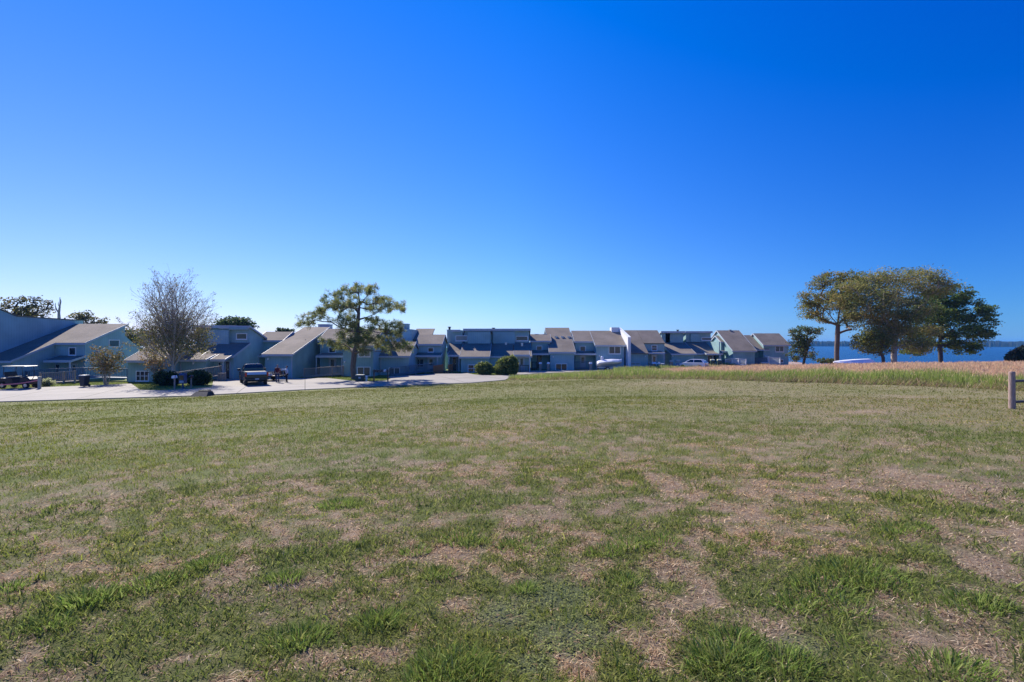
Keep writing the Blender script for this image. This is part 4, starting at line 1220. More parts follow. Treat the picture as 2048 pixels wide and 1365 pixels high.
# ---- trees behind the houses
def back_tree(label, px, py, rx, ry, Y, n, cols, seed, per=18, size=0.28, blobs=None, spread=.7, bark='darkbark'):
    bb = (X_(px, Y), Y, min(ROAD, gz(X_(px, Y), Y)))
    E = blobs or [(px, py, rx, ry)]
    pts = ellipsoid_pts(E, n, Y, seed, shell=.35)
    P = lambda a, c_: np.array([X_(a, Y), Y, Z_(c_, Y)])
    tree(label, 'tree', bb, [bb, P(px, py + ry), P(px, py)], pts, 0.4, 0.04, bark, 'trees behind the houses', seed, foliage=lambda p, n_: leaves(p, per, spread, size, cols, seed + 1, flat=.8))
oc = [(0.11, 0.10, 0.05), (0.08, 0.09, 0.045), (0.14, 0.11, 0.06), (0.06, 0.06, 0.045)]
back_tree('ragged olive-brown tree behind the blank wall of the leftmost house', 30, 615, 36, 24, 80, 150, oc, 61, blobs=[(12,606,14,10),(38,600,12,9),(22,622,24,14),(52,624,22,12),(75,600,12,8),(70,620,20,12),(92,612,8,12),(90,632,20,8),(5,625,14,12)], per=12, size=.2, spread=.5)
back_tree('low spreading tree showing above the roof ridge of the leftmost house', 165, 638, 30, 14, 82, 90, oc, 63, blobs=[(150,634,12,8),(165,632,14,10),(182,640,14,8),(205,642,12,7),(160,648,20,8),(190,650,24,8)], per=12, size=.2, spread=.5)
back_tree('rounded dark green tree behind the clerestory house', 466, 646, 30, 12, 100, 120, [(0.04, 0.065, 0.04), (0.055, 0.08, 0.045)], 65, blobs=[(450,648,16,10),(470,645,20,9),(488,648,14,9),(502,652,6,5),(434,654,6,4)], per=16, size=.3)
back_tree('green tree in the gap between the leftmost house and the low house', 262, 676, 20, 14, 90, 90, [(0.07, 0.085, 0.04), (0.05, 0.07, 0.035)], 67, blobs=[(262,676,18,12),(275,672,16,12),(252,668,6,6),(300,680,20,14)], per=16, size=.28)
back_tree('treetops just showing above the roof of the large plain-roofed townhouse', 566, 662, 12, 5, 110, 40, [(0.04, 0.06, 0.04)], 69, blobs=[(558,662,5,4),(570,662,6,4),(584,664,6,3)], per=10, size=.3, spread=.4)
# dead tree
Y = 80.0; bb = (X_(119, Y), Y, ROAD)
P = lambda a, c_: np.array([X_(a, Y), Y, Z_(c_, Y)])
segs = []
def limb(pl, r0, r1):
    for i in range(len(pl) - 1):
        u0, u1 = i / (len(pl) - 1), (i + 1) / (len(pl) - 1)
        segs.append((P(*pl[i]), P(*pl[i+1]), r0 + (r1 - r0) * u0, r0 + (r1 - r0) * u1))
limb([(119, 745), (118.5, 660), (118, 638), (117.5, 626), (119, 615), (120, 606), (119.5, 595)], .3, .04)
limb([(117.5, 626), (113, 620), (110, 612), (111, 606)], .12, .03); limb([(113, 620), (108, 621), (105, 617), (104, 620)], .07, .03); limb([(119, 615), (116, 609), (117, 604)], .07, .02); limb([(120, 612), (122, 604), (121, 599)], .06, .02)
r_ = empty('tree', bb, 'leafless dead tree with a bare pale trunk above the long roof of the leftmost house', 'tree', 'trees behind the houses')
V, Fq = tubes_mesh(segs, 6); mesh_np('trunk', V, Fq, M['palebark'], r_, off=bb, smooth=True)
# ------------------------------------------------------------------ grass
def blades(X, Y, Z, L, Wd, lean, ldir, C_, bend=True, tipw=0.15):
    n = len(X); P = np.stack([X, Y, Z], -1)
    a = rng.random(n) * 6.283
    # width direction roughly facing anything
    wv = np.stack([np.cos(a), np.sin(a), np.zeros(n)], -1) * (Wd / 2)[:, None]
    h = np.stack([np.cos(ldir) * np.sin(lean), np.sin(ldir) * np.sin(lean), np.cos(lean)], -1)
    if bend:
        lean2 = lean + 0.5
        h2 = np.stack([np.cos(ldir) * np.sin(lean2), np.sin(ldir) * np.sin(lean2), np.cos(lean2)], -1)
        m = P + h * (L * 0.55)[:, None]; t = m + h2 * (L * 0.45)[:, None]
        V = np.stack([P - wv, P + wv, m - wv * .85, m + wv * .85, t - wv * tipw, t + wv * tipw], 1).reshape(-1, 3)
        b_ = np.arange(n)[:, None] * 6
        Fq = np.concatenate([b_ + [0, 1, 3, 2], b_ + [2, 3, 5, 4]], 0)
        return V, Fq, np.repeat(C_, 6, 0)
    t = P + h * L[:, None]
    V = np.stack([P - wv, P + wv, t + wv * tipw, t - wv * tipw], 1).reshape(-1, 3)
    return V, np.arange(n * 4).reshape(n, 4), np.repeat(C_, 4, 0)

GREEN = np.array([(0.15, 0.19, 0.045), (0.20, 0.235, 0.065), (0.10, 0.14, 0.04), (0.25, 0.26, 0.10), (0.18, 0.20, 0.085)]) * np.array([1.0, 0.97, 0.75])
TAN = np.array([(0.42, 0.32, 0.235), (0.34, 0.235, 0.175), (0.58, 0.47, 0.37), (0.22, 0.14, 0.10), (0.38, 0.275, 0.195), (0.30, 0.20, 0.15)]) * np.array([1.1, 1.08, 0.9])
def pick(pal, n, v=0.35):
    return pal[rng.integers(0, len(pal), n)] * (1 - v + 2 * v * rng.random((n, 1)))
VV, FF, CC = [], [], []
def push(r):
    o = sum(len(v) for v in VV); VV.append(r[0]); FF.append(r[1] + o); CC.append(r[2])
HA = R(78)
for (r0, r1, dens) in ((1.5, 3.2, 7500), (3.2, 5.5, 4600), (5.5, 9, 2300), (9, 15, 1100), (15, 26, 420), (26, 45, 150), (45, 62, 70)):
    n = int(HA * (r1 * r1 - r0 * r0) * dens)
    a = (rng.random(n) * 2 - 1) * HA; r = np.sqrt(r0 * r0 + rng.random(n) * (r1 * r1 - r0 * r0))
    X, Y = np.sin(a) * r, np.cos(a) * r
    ok = (Y < yedge(X) - 0.05) & (field_depth(X, Y) < 0.3)
    # clumping
    cl = vnoise(X / 0.07, Y / 0.07, 77) if r1 < 10 else vnoise(X / 0.35, Y / 0.35, 78)
    ok &= rng.random(n) < 0.25 + 1.1 * cl
    ok &= rng.random(n) < 1 - .6 * sstep(np.abs(a), R(50), R(60))
    X, Y, r = X[ok], Y[ok], r[ok]; n = len(X)
    d = dryness(X, Y); ms_ = bsum(SB, X, Y, 0.5 + 1.2 * fbm(X / 0.6, Y / 0.6, 8, 3))
    gb_ = bsum(GB, X, Y, 0.6 + 1.2 * fbm(X / .5, Y / .5, 18, 3))
    bare = (d > 0.86) & (rng.random(n) < 0.4)
    isdry = rng.random(n) < np.clip(0.34 + (d - 0.38) * (1.2 + .7 * (1 - sstep(r, 5, 16))), 0.06, 0.97)
    C_ = np.where(isdry[:, None], pick(TAN, n), pick(GREEN, n))
    warm = fbm(X / 3, Y / 3, 91, 3)[:, None]
    C_ = C_ * (np.array([1.0, 1.0, 1.0]) + (warm - .5) * np.array([.5, .25, -.2]))
    yl = sstep(-X / np.maximum(r, 1), 0.0, 0.7)[:, None] * sstep(r, 6, 25)[:, None] * 0.25
    C_ = C_ * (1 + yl * np.array([0.35, 0.35, -.5]))
    farb = sstep(r, 12, 40)[:, None]
    C_ = (C_ * (1 - .3 * farb) + np.array([0.20, 0.195, 0.065]) * .3 * farb) * (1 - .2 * farb)
    ht = 0.55 + 0.75 * vnoise(X / 0.3, Y / 0.3, 61)
    L = (0.042 + 0.030 * rng.random(n)) * ht * (1 + r / 200) * np.where(isdry, 0.9, 1.0)
    tuft = (~isdry) & (rng.random(n) < 0.28 * sstep(gb_, .45, .8) + 0.04)
    L = np.where(tuft, L * (1.35 + .8 * rng.random(n)), L)
    W_ = (0.0030 + 0.0022 * rng.random(n)) * (1 + r / 6.5) * np.where(tuft, 1.35, 1)
    lean = np.where(isdry, 0.85 + 0.7 * rng.random(n), 0.25 + 0.95 * rng.random(n)) + .25 * sstep(r, 8, 25) * rng.random(n)
    mossy = (ms_ > .45) & (rng.random(n) < .85)
    L = np.where(mossy, 0.018, L); W_ = np.where(mossy, W_ * 1.9, W_); lean = np.where(mossy, .9 + .6 * rng.random(n), lean)
    C_ = np.where(mossy[:, None], np.array([0.23, 0.25, 0.085]) * (.55 + .9 * rng.random((n, 1))), C_)
    Z = G(X, Y) - 0.004 + np.where(mossy, 0.02 * rng.random(n), 0) + np.where(isdry, .008 * rng.random(n), 0)
    k = ~bare
    C_ = C_ * (1.22 - .22 * sstep(r, 6, 22))[:, None]
    C_ = C_ * (1 - sstep(r, 7, 20)[:, None] * np.array([.04, .0, .38]))
    push(blades(X[k], Y[k], Z[k], L[k], W_[k], lean[k], rng.random(k.sum()) * 6.283, C_[k], bend=r1 < 9.1))
# big individual tufts
def tuft(px, py, rad, n, Lm, wide=0.007, cols=GREEN, leanm=.7):
    x, y, z = hit(px, py)
    a = rng.random(n) * 6.283; q_ = np.sqrt(rng.random(n)) * rad
    X, Y = x + np.cos(a) * q_, y + np.sin(a) * q_ * .8
    L = Lm * (.45 + .75 * rng.random(n)) * (1 - .3 * q_ / rad)
    lean = .1 + leanm * rng.random(n) * (0.4 + q_ / rad)
    push(blades(X, Y, G(X, Y) - .005, L, wide * (.6 + .7 * rng.random(n)), lean, a + rng.normal(0, .6, n), pick(cols, n, .3)))
LG = np.array([(0.17, 0.25, 0.045), (0.23, 0.31, 0.065), (0.13, 0.19, 0.04), (0.29, 0.34, 0.10)])
for t in [(1700,1150,.34,520,.13,.008),(1640,1180,.24,300,.11,.008),(1755,1170,.22,260,.11,.007),(1590,1215,.18,160,.11,.008),(1680,1215,.2,200,.10,.007),(905,1335,.24,500,.11,.0055),(870,1350,.18,300,.11,.0055),(960,1345,.18,240,.09,.0055),
          (170,1205,.20,300,.13,.011),(215,1195,.14,160,.12,.010),(300,1170,.22,260,.10,.008),(335,1160,.18,200,.09,.008),(100,1250,.15,200,.1,.008),(570,1160,.14,260,.12,.006),(830,1105,.14,240,.10,.006),(880,1150,.14,240,.1,.006),(1050,1180,.1,160,.1,.006),
          (1450,1330,.22,500,.13,.008),(1470,1290,.16,300,.12,.008),(760,1245,.16,350,.11,.007),(600,1280,.2,400,.1,.007),(1260,1090,.22,400,.1,.006),(1210,1105,.18,300,.1,.006),(1320,1085,.2,300,.1,.006),(1560,1330,.2,300,.12,.007),(1900,1340,.2,350,.11,.007),
          (1950,1210,.2,300,.1,.007),(1250,1165,.12,200,.09,.006),(420,1130,.2,400,.1,.008),(680,1010,.3,500,.09,.009),(930,1080,.25,400,.09,.008),(20,1180,.12,200,.1,.008),(1040,1095,.25,300,.09,.008),(1800,1060,.3,400,.09,.009)]:
    tuft(*t, cols=LG)
# dead straws lying about on the bare spots
n = 5200
a = (rng.random(n) * 2 - 1) * HA; r = 1.6 + 7 * rng.random(n)**.8
X, Y = np.sin(a) * r, np.cos(a) * r
k = dryness(X, Y) > .5
X, Y = X[k], Y[k]; n = len(X)
push(blades(X, Y, G(X, Y) + .012, .05 + .09 * rng.random(n), .003 + .003 * rng.random(n), 1.25 + .3 * rng.random(n), rng.random(n) * 6.28, pick(TAN * 1.25, n, .2)))
lawn = mesh_np('lawn_grass', np.vstack(VV), np.vstack(FF), M['grass'], color=np.vstack(CC))
tag(lawn, 'patchy mown lawn grass with green tufts and dry tan spots', 'grass', kind='stuff')
print('lawn verts', sum(len(v) for v in VV))

# tall unmown field
VV, FF, CC = [], [], []
FG = np.array([(0.32, 0.39, 0.085), (0.25, 0.33, 0.07), (0.39, 0.42, 0.14), (0.18, 0.24, 0.06)])
FT = np.array([(0.44, 0.325, 0.22), (0.48, 0.38, 0.26), (0.38, 0.27, 0.185), (0.46, 0.30, 0.215), (0.52, 0.42, 0.29)]) * np.array([1.28, 1.24, 1.12])
n = 620000
a = R(-3) + rng.random(n) * R(62); r = 21 + 75 * rng.random(n)**1.25
X, Y = np.sin(a) * r, np.cos(a) * r
fd_ = field_depth(X, Y)
ok = (fd_ > 0) & (fd_ < 45) & ((fd_ < 7) | (rng.random(n) < .5))
X, Y, fd_, r = X[ok], Y[ok], fd_[ok], r[ok]; n = len(X); print('field blades', n)
nz = fbm(X / 2.2, Y / 2.2, 71, 3)
az = np.arctan2(X, Y)
greenw = 2.6 + 3.4 * nz + 22 * (1 - sstep(az, .10, .34))
pg = 1 - sstep(fd_, greenw * .6, greenw * 1.25)
isg = rng.random(n) < pg * .92 + .04
C_ = np.where(isg[:, None], pick(FG, n), pick(FT, n, .2))
# dried, flattened stems at the foot of the mown edge
edge = fd_ < .5 + .5 * nz
C_ = np.where((edge & (rng.random(n) < .6))[:, None], pick(TAN * .9, n), C_)
hgt = (0.34 + 0.42 * nz) * (0.7 + .3 * sstep(fd_, 0, 1.2)) * (1 + .25 * sstep(pg, .2, .9)) * (.62 + .38 * sstep(az, 0.0, .2))
L = hgt * (.7 + .5 * rng.random(n)) * (1 - .14 * (1 - pg))
W_ = (.010 + .008 * rng.random(n)) * (.6 + r / 40)
push(blades(X, Y, G(X, Y) - .01, L, W_, .08 + .5 * rng.random(n) + edge * .5, rng.normal(.2, 1.4, n), C_, bend=False, tipw=.35))
# seed heads
hd = (~isg) & (rng.random(n) < .45)
m_ = hd.sum()
zt = G(X[hd], Y[hd]) + L[hd] * .82
push(blades(X[hd] + rng.normal(0, .03, m_), Y[hd] + rng.normal(0, .03, m_), zt, .10 + .10 * rng.random(m_), .022 + .02 * rng.random(m_), .2 + .8 * rng.random(m_), rng.random(m_) * 6.28, pick(FT * np.array([1.08, .98, .98]), m_, .2), bend=False, tipw=.5))
fld = mesh_np('tall_field_grass', np.vstack(VV), np.vstack(FF), M['grass'], color=np.vstack(CC))
tag(fld, 'unmown knee-high field grass, green at its mown edge and pinkish tan behind', 'tall grass', kind='stuff')

# short green grass strips in front of the houses
VV, FF, CC = [], [], []
for (x0, x1, y0, y1, n) in ((-60, -30, 40, 52.5, 60000), (-24, -12, 52, 61.5, 24000), (-8, 2, 61, 71, 16000)):
    X = x0 + (x1 - x0) * rng.random(n); Y = y0 + (y1 - y0) * rng.random(n)
    P_ = lot_poly
    ok = (~inpoly(X, Y, P_)) & (Y > yedge(X) + .2)
    X, Y = X[ok], Y[ok]; n = len(X)
    push(blades(X, Y, G(X, Y), .05 + .06 * rng.random(n), .02 + .015 * rng.random(n), .9 * rng.random(n), rng.random(n) * 6.28, pick(np.array([(0.24, 0.27, 0.06), (0.19, 0.24, 0.055), (0.15, 0.19, 0.05)]), n), bend=False))
yd = mesh_np('yard_grass', np.vstack(VV), np.vstack(FF), M['grass'], color=np.vstack(CC))
tag(yd, 'short bright green grass on the strips between the concrete and the houses', 'grass', kind='stuff')
# ------------------------------------------------------------------ objects
def D4(px, py): 
    Y = (CAMZ - RZ) * F / (py - HY); return X_(px, Y), Y
def wheel(parent, x, y, r=0.36, w_=0.26, axis='x', rim=True, name='wheel'):
    n = 20
    def ringpts(xx, rr): return [(xx, y + rr * math.cos(t), r + rr * math.sin(t)) for t in [2 * math.pi * k / n for k in range(n)]]
    s = 1 if x > 0 else -1
    t = MB().loft([ringpts(x - s * w_ / 2, r * .92), ringpts(x - s * w_ * .4, r), ringpts(x + s * w_ * .4, r), ringpts(x + s * w_ / 2, r * .92), ringpts(x + s * w_ * .5, r * .62), ringpts(x + s * w_ * .3, r * .60)])
    tt = t.build(name, M['rubber'], parent)
    if rim:
        q_ = MB().loft([ringpts(x + s * w_ * .30, r * .59), ringpts(x + s * w_ * .40, r * .55), ringpts(x + s * w_ * .42, r * .18), ringpts(x + s * w_ * .46, r * .14)])
        q_.build('rim', M['rim'], tt)
    return tt
def arch(yc, r, z0, n=7):
    return [(yc + r * math.cos(t), z0 + r * math.sin(t)) for t in [math.pi * (1 - k / (n - 1)) for k in range(n)]]

M['truck'] = mat('truck_paint', (0.014, 0.016, 0.022), 0.25, 0.05, coat=0.6, metal=0.2)
M['silver'] = mat('silver_hull_and_sky_sheen', (0.42, 0.45, 0.50), 0.28, 0.04, coat=0.5, metal=0.4)  # boat hull colour, also the painted sky reflection on the tailgate
M['whitecar'] = mat('white_car_paint', (0.75, 0.76, 0.78), 0.25, 0.03, coat=0.7)
M['redlens'] = mat('red_lens', (0.45, 0.02, 0.02), 0.2, 0.05, coat=0.5)
M['carglass'] = mat('car_glass', (0.012, 0.016, 0.028), 0.05, 0.05, spec=0.8)
M['plate'] = mat('plate', (0.35, 0.40, 0.45), 0.5, 0.05)
M['cartbody'] = mat('golf_cart_body', (0.022, 0.008, 0.012), 0.55, 0.1)
M['seat'] = mat('vinyl_seat', (0.16, 0.15, 0.15), 0.6, 0.08)
M['green'] = mat('green_steel', (0.02, 0.05, 0.04), 0.5, 0.15)
M['bluebox'] = mat('blue_box_paint', (0.02, 0.06, 0.16), 0.45, 0.1)
M['binplastic'] = mat('bin_plastic', (0.012, 0.02, 0.035), 0.5, 0.15)
M['lid'] = mat('bin_lid', (0.35, 0.36, 0.30), 0.5, 0.1)
M['asphalt'] = mat('asphalt', (0.03, 0.03, 0.035), 0.9, 0.3, 8, bump=0.6)
M['tape'] = mat('red_tape', (0.85, 0.22, 0.22), 0.5, 0.05)
M['tarp'] = mat('boat_cover', (0.72, 0.72, 0.76), 0.6, 0.06, 2, bump=0.5, bscale=3)
M['skin'] = mat('skin', (0.42, 0.24, 0.17), 0.55, 0.05)
M['redshirt'] = mat('dark_red_cloth', (0.13, 0.012, 0.015), 0.85, 0.12)
M['jeans'] = mat('blue_denim', (0.025, 0.045, 0.13), 0.85, 0.12)
M['paleshirt'] = mat('pale_blue_cloth', (0.50, 0.58, 0.68), 0.8, 0.06)
M['darktrouser'] = mat('dark_cloth', (0.012, 0.012, 0.02), 0.85, 0.1)
M['greyhair'] = mat('grey_hair', (0.25, 0.22, 0.20), 0.8, 0.2)
M['darkhair'] = mat('dark_hair', (0.02, 0.015, 0.012), 0.7, 0.2)
M['yellowlid'] = mat('pale_yellow_plastic', (0.55, 0.56, 0.38), 0.5, 0.05)

# pickup, seen from behind and a little from its left side
x, y = D4(480.5, 771.5)
t = empty('pickup_truck', (x, y + 2.4, RZ), 'dark crew-cab pickup with a sky reflection painted on its upper tailgate, parked nose-in on the concrete', 'pickup truck', rz=R(33))
side = [(-2.85, .62), (-2.85, 1.22), (-2.80, 1.26), (-.55, 1.26), (-.5, 1.24), (.95, 1.24), (1.05, 1.22), (2.45, 1.12), (2.85, 1.0), (2.92, .55), (2.5, .45)] + [(p[0], p[1]) for p in reversed(arch(1.85, .48, .42))] + [(1.2, .42), (-1.3, .42)] + [(p[0], p[1]) for p in reversed(arch(-1.85, .48, .42))] + [(-2.5, .55)]
MB().prism(side, -.98, .98, b=0.06).build('body', M['truck'], t)
cabr = []
for (zz, xx, y0_, y1_) in ((1.22, .90, -.62, 1.35), (1.55, .86, -.60, 1.05), (1.86, .74, -.48, .55), (1.93, .62, -.38, .42)):
    cabr.append([(-xx, y0_, zz), (xx, y0_, zz), (xx, y1_, zz), (-xx, y1_, zz)])
MB().loft(cabr).build('cab', M['truck'], t, bevel=.03)
g_ = MB(); g_.poly([(-.74, -.632, 1.30), (.74, -.632, 1.30), (.64, -.505, 1.83), (-.64, -.505, 1.83)]); g_.build('rear_window', M['carglass'], t)
for s in (-1, 1):
    MB().poly([(s * .905, -.45, 1.30), (s * .905, .30, 1.30), (s * .79, .24, 1.80), (s * .79, -.38, 1.80)]).build('side_window', M['carglass'], t)
    MB().poly([(s * .905, .36, 1.30), (s * .905, 1.05, 1.30), (s * .79, .55, 1.80), (s * .79, .30, 1.80)]).build('side_window', M['carglass'], t)
    MB().box(s * 1.0, s * 1.28, .95, 1.05, 1.22, 1.46).build('mirror', M['black'], t, bevel=.03)
    MB().box(s * .84, s * .99, -2.885, -2.72, .86, 1.20).build('tail_light', M['redlens'], t, bevel=.02)
MB().poly([(-.76, 1.36, 1.26), (.76, 1.36, 1.26), (.66, .60, 1.83), (-.66, .60, 1.83)]).build('windshield', M['carglass'], t)
MB().prism([(-2.90, 1.02), (-2.86, 1.24), (-2.78, 1.25), (-2.80, 1.0)], -.82, .82).build('tailgate', M['silver'], t)  # sky reflection on the dark gate, put in as a silver colour
MB().prism([(-2.89, .70), (-2.885, 1.0), (-2.852, 1.0), (-2.852, .68)], -.82, .82).build('tailgate_lower_panel', M['truck'], t)
bp_ = MB().box(-.95, .95, -3.02, -2.86, .50, .68).build('rear_bumper', M['black'], t, bevel=.03)
MB().box(-.17, .17, -3.035, -3.022, .55, .68).build('number_plate', M['plate'], bp_)
MB().box(-.86, .86, -2.6, -.75, 1.262, 1.275).build('bed_shade_panel', M['black'], t)  # dark panel standing in for the shaded inside of the open bed
for k_ in (-.25, .0, .25): MB().box(k_ - .06, k_ + .06, -.42, -.36, 1.931, 1.965).build('roof_block', M['white'], t)  # three small white blocks across the cab roof
MB().box(-.35, .35, -2.3, 2.3, .32, .50).box(-.80, .80, -1.93, -1.77, .30, .42).build('chassis', M['black'], t)
for (wx, wy) in ((-.84, -1.85), (.84, -1.85), (-.84, 1.85), (.84, 1.85)): wheel(t, wx, wy, .40, .28)

# flat utility trailer to its right
x, y = D4(530, 762.5)
t = empty('utility_trailer', (x, y + .6, RZ), 'black open utility trailer with mesh sides, between the pickup and the two people', 'trailer', rz=R(80))
fr = MB()
for s in (-1, 1):
    fr.box(s * .85 - .04, s * .85 + .04, -1.5, 1.5, .44, .56); fr.box(s * .85 - .025, s * .85 + .025, -1.5, 1.5, .86, .91)
    for k_ in range(7): fr.box(s * .85 - .02, s * .85 + .02, -1.48 + k_ * .49, -1.44 + k_ * .49, .56, .86)
fr.box(-.81, .81, -1.5, -1.42, .44, .56); fr.box(-.81, .81, 1.42, 1.5, .44, .56)
fr.build('frame', M['black'], t)
MB().box(-.81, .81, -1.42, 1.42, .49, .53).build('deck_floor', M['deckwood'], t)
MB().tube([(-.6, 1.5, .45), (0, 2.6, .45)], .04).tube([(.6, 1.5, .45), (0, 2.6, .45)], .04).tube([(0, 2.6, .45), (0, 2.9, .5)], .05).build('drawbar', M['black'], t)
for s in (-1, 1):
    wheel(t, s * 1.02, 0.0, .33, .2)
    MB().prism([(-.48, .5), (-.34, .72), (.34, .72), (.48, .5), (.46, .5), (.33, .70), (-.33, .70), (-.46, .5)], s * 1.02 - .13, s * 1.02 + .13).build('mudguard', M['black'], t)
rg2 = MB().box(-.8, .8, -1.56, -1.52, .5, .55).box(-.8, .8, -1.56, -1.52, 1.0, 1.05)
for k_ in range(6): rg2.box(-.8 + k_ * .31, -.76 + k_ * .31, -1.555, -1.525, .551, .999)
rg2.build('ramp_gate', M['black'], t)
x2 = MB(); 
c_ = (x + .3, y + .45, RZ + .53)
for nm, px_, w_, lab in (('cooler', 521.5, .34, 'white cooler box standing on the black trailer'), ('crate', 539.5, .42, 'pale crate standing on the black trailer')):
    xx = X_(px_, y + .5)
    e_ = empty(nm, (xx, y + .55, RZ + .531), lab, nm)
    MB().box(-w_ / 2, w_ / 2, -.15, .15, 0, .22).build('body', M['white'], e_, bevel=.02)
    MB().box(-w_ / 2 - .015, w_ / 2 + .015, -.165, .165, .223, .27).build('lid', M['lid'], e_, bevel=.01)

# golf cart at the left edge
x, y = D4(29, 777.5)
t = empty('golf_cart', (x, y + .5, RZ), 'dark golf cart with a thin pale roof, parked at the left edge of the photo', 'golf cart', rz=R(-90))
side = [(-1.35, .42), (-1.35, .85), (-1.1, .92), (-.2, .88), (-.05, .48), (.55, .46), (.70, .95), (.95, 1.0), (1.35, .80), (1.48, .60), (1.45, .38), (1.2, .36)] + list(reversed(arch(1.02, .30, .36, 5))) + [(.6, .32), (-.7, .32)] + list(reversed(arch(-1.0, .30, .36, 5))) + [(-1.32, .36)]
MB().prism(side, -.60, .60, b=.05).build('body', M['cartbody'], t)
rf = MB().prism([(-1.05, 1.92), (-1.0, 1.955), (.95, 1.965), (1.05, 1.94), (1.05, 1.92), (-1.0, 1.90)], -.62, .62, b=.04).build('roof', M['lid'], t)
ps = MB()
for s in (-.55, .55):
    MB().tube([(s, .80, .92), (s, .70, 1.90)], .022).build('roof_post', M['black'], t)
    MB().tube([(s, -.95, .90), (s, -.85, 1.90)], .022).build('roof_post', M['black'], t)
MB().prism([(-.75, .90), (-.75, 1.02), (-.15, 1.04), (-.12, .92)], -.55, .55, b=.04).build('seat', M['seat'], t)
MB().prism([(-.82, 1.02), (-.90, 1.42), (-.80, 1.44), (-.70, 1.02)], -.55, .55, b=.04).build('backrest', M['black'], t)
MB().prism([(-1.5, .75), (-1.5, .84), (-1.05, .86), (-1.05, .76)], -.5, .5, b=.03).build('rear_seat', M['seat'], t)
MB().tube([(-.25, .60, .95), (-.25, .42, 1.22)], .02).tube([(-.25 + .17 * math.cos(a_), .42 + .08 * math.sin(a_), 1.22 + .16 * math.sin(a_)) for a_ in [k * math.pi / 6 for k in range(13)]], .014, 5).build('steering_wheel', M['black'], t)
for (wx, wy) in ((-.52, -1.0), (.52, -1.0), (-.52, 1.02), (.52, 1.02)): wheel(t, wx, wy, .27, .2)
# red tape line
ya = 43.9
pa, pb = Vector((X_(-12, ya), ya, Z_(770.5, ya))), Vector((X_(77, ya + .6), ya + .6, Z_(761, ya + .6)))
t = empty('barrier_tape', (pb.x, pb.y, RZ), 'taut red tape strung in front of the golf cart to a short pale post', 'barrier tape')
o_ = (pb.x, pb.y, RZ)
m = MB(); 
N_ = 12
for i in range(N_):
    a_ = pa.lerp(pb, i / N_); b_ = pa.lerp(pb, (i + 1) / N_); sgz = -.10 * math.sin(math.pi * i / N_); sg2 = -.10 * math.sin(math.pi * (i + 1) / N_)
    m.loft([[(a_.x, a_.y - .004, a_.z + sgz - .045), (a_.x, a_.y + .004, a_.z + sgz - .045), (a_.x, a_.y + .004, a_.z + sgz + .045), (a_.x, a_.y - .004, a_.z + sgz + .045)], [(b_.x, b_.y - .004, b_.z + sg2 - .045), (b_.x, b_.y + .004, b_.z + sg2 - .045), (b_.x, b_.y + .004, b_.z + sg2 + .045), (b_.x, b_.y - .004, b_.z + sg2 + .045)]])
m.build('tape', M['tape'], t, off=o_)
MB().box(pb.x + .005, pb.x + .20, pb.y - .08, pb.y + .08, ROAD, pb.z + .28).box(pb.x - .015, pb.x + .22, pb.y - .10, pb.y + .10, pb.z + .283, pb.z + .33).build('post', M['lid'], t, off=o_)

# wheeled rubbish bin
x, y = D4(169, 774)
t = empty('rubbish_bin', (x, y, RZ), 'black wheeled rubbish bin with a grey lid on the edge of the concrete', 'rubbish bin')
MB().loft([[(-.20, -.24, .06), (.20, -.24, .06), (.20, .24, .06), (-.20, .24, .06)], [(-.28, -.33, .98), (.28, -.33, .98), (.28, .33, .98), (-.28, .33, .98)]]).build('body', M['binplastic'], t, bevel=.03)
MB().loft([[(-.31, -.37, .985), (.31, -.37, .985), (.31, .37, .985), (-.31, .37, .985)], [(-.25, -.30, 1.07), (.25, -.30, 1.07), (.25, .32, 1.07), (-.25, .32, 1.07)]]).build('lid', M['lid'], t, bevel=.02)
for s in (-1, 1): wheel(t, s * .24, .26, .12, .06, rim=False)
MB().tube([(-.25, .44, .95), (.25, .44, .95)], .02).build('handle', M['black'], t)

# mailboxes, newspaper box and drain near the clipped shrubs
def mailbox(px, py, label, h=1.15, boxm='black', postm='postwood', two=False, rz=0.0, Y=None, g=None, group=None):
    if Y is None: x, y = D4(px, py)
    else: x, y = X_(px, Y), Y
    t = empty('mailbox', (x, y, ROAD if g is None else g), label, 'mailbox', group, rz=rz)
    MB().box(-.05, .05, -.05, .05, -.2, h).build('post', M[postm], t)
    n_ = 7; arc = [(.10 * math.cos(a_), h + .14 + .10 * math.sin(a_)) for a_ in [math.pi * k / (n_ - 1) for k in range(n_)]]
    ring = lambda yy: [(p[0], yy, p[1]) for p in arc] + [(-.10, yy, h + .01), (.10, yy, h + .01)]
    b_ = MB().loft([ring(-.27), ring(.22)]).build('box', M[boxm], t)
    MB().box(-.03, .03, -.285, -.272, h + .12, h + .16).build('latch', M['metal'], b_)
    MB().box(.105, .12, -.1, -.06, h + .05, h + .24).build('flag', M['redlens'], b_)
    return t
mailbox(349.5, 779, 'mailbox with a white top on a pale wooden post, left of the blue newspaper box', 1.0, 'white')
mailbox(382.5, 775, 'black mailbox on a post directly right of the blue newspaper box', .9, 'black')
x, y = D4(366, 776.5)
t = empty('newspaper_box', (x, y, ROAD), 'dark blue newspaper box on a stand between two mailboxes', 'newspaper box')
MB().box(-.24, .24, -.2, .2, .45, 1.25).prism([(-.2, 1.253), (-.14, 1.36), (.2, 1.36), (.2, 1.253)], -.24, .24).build('cabinet', M['bluebox'], t, bevel=.015)
MB().box(-.19, .19, -.22, -.203, .78, 1.18).build('window', M['carglass'], t)
MB().box(-.19, .19, -.215, -.203, .52, .72).build('card_panel', M['plate'], t)
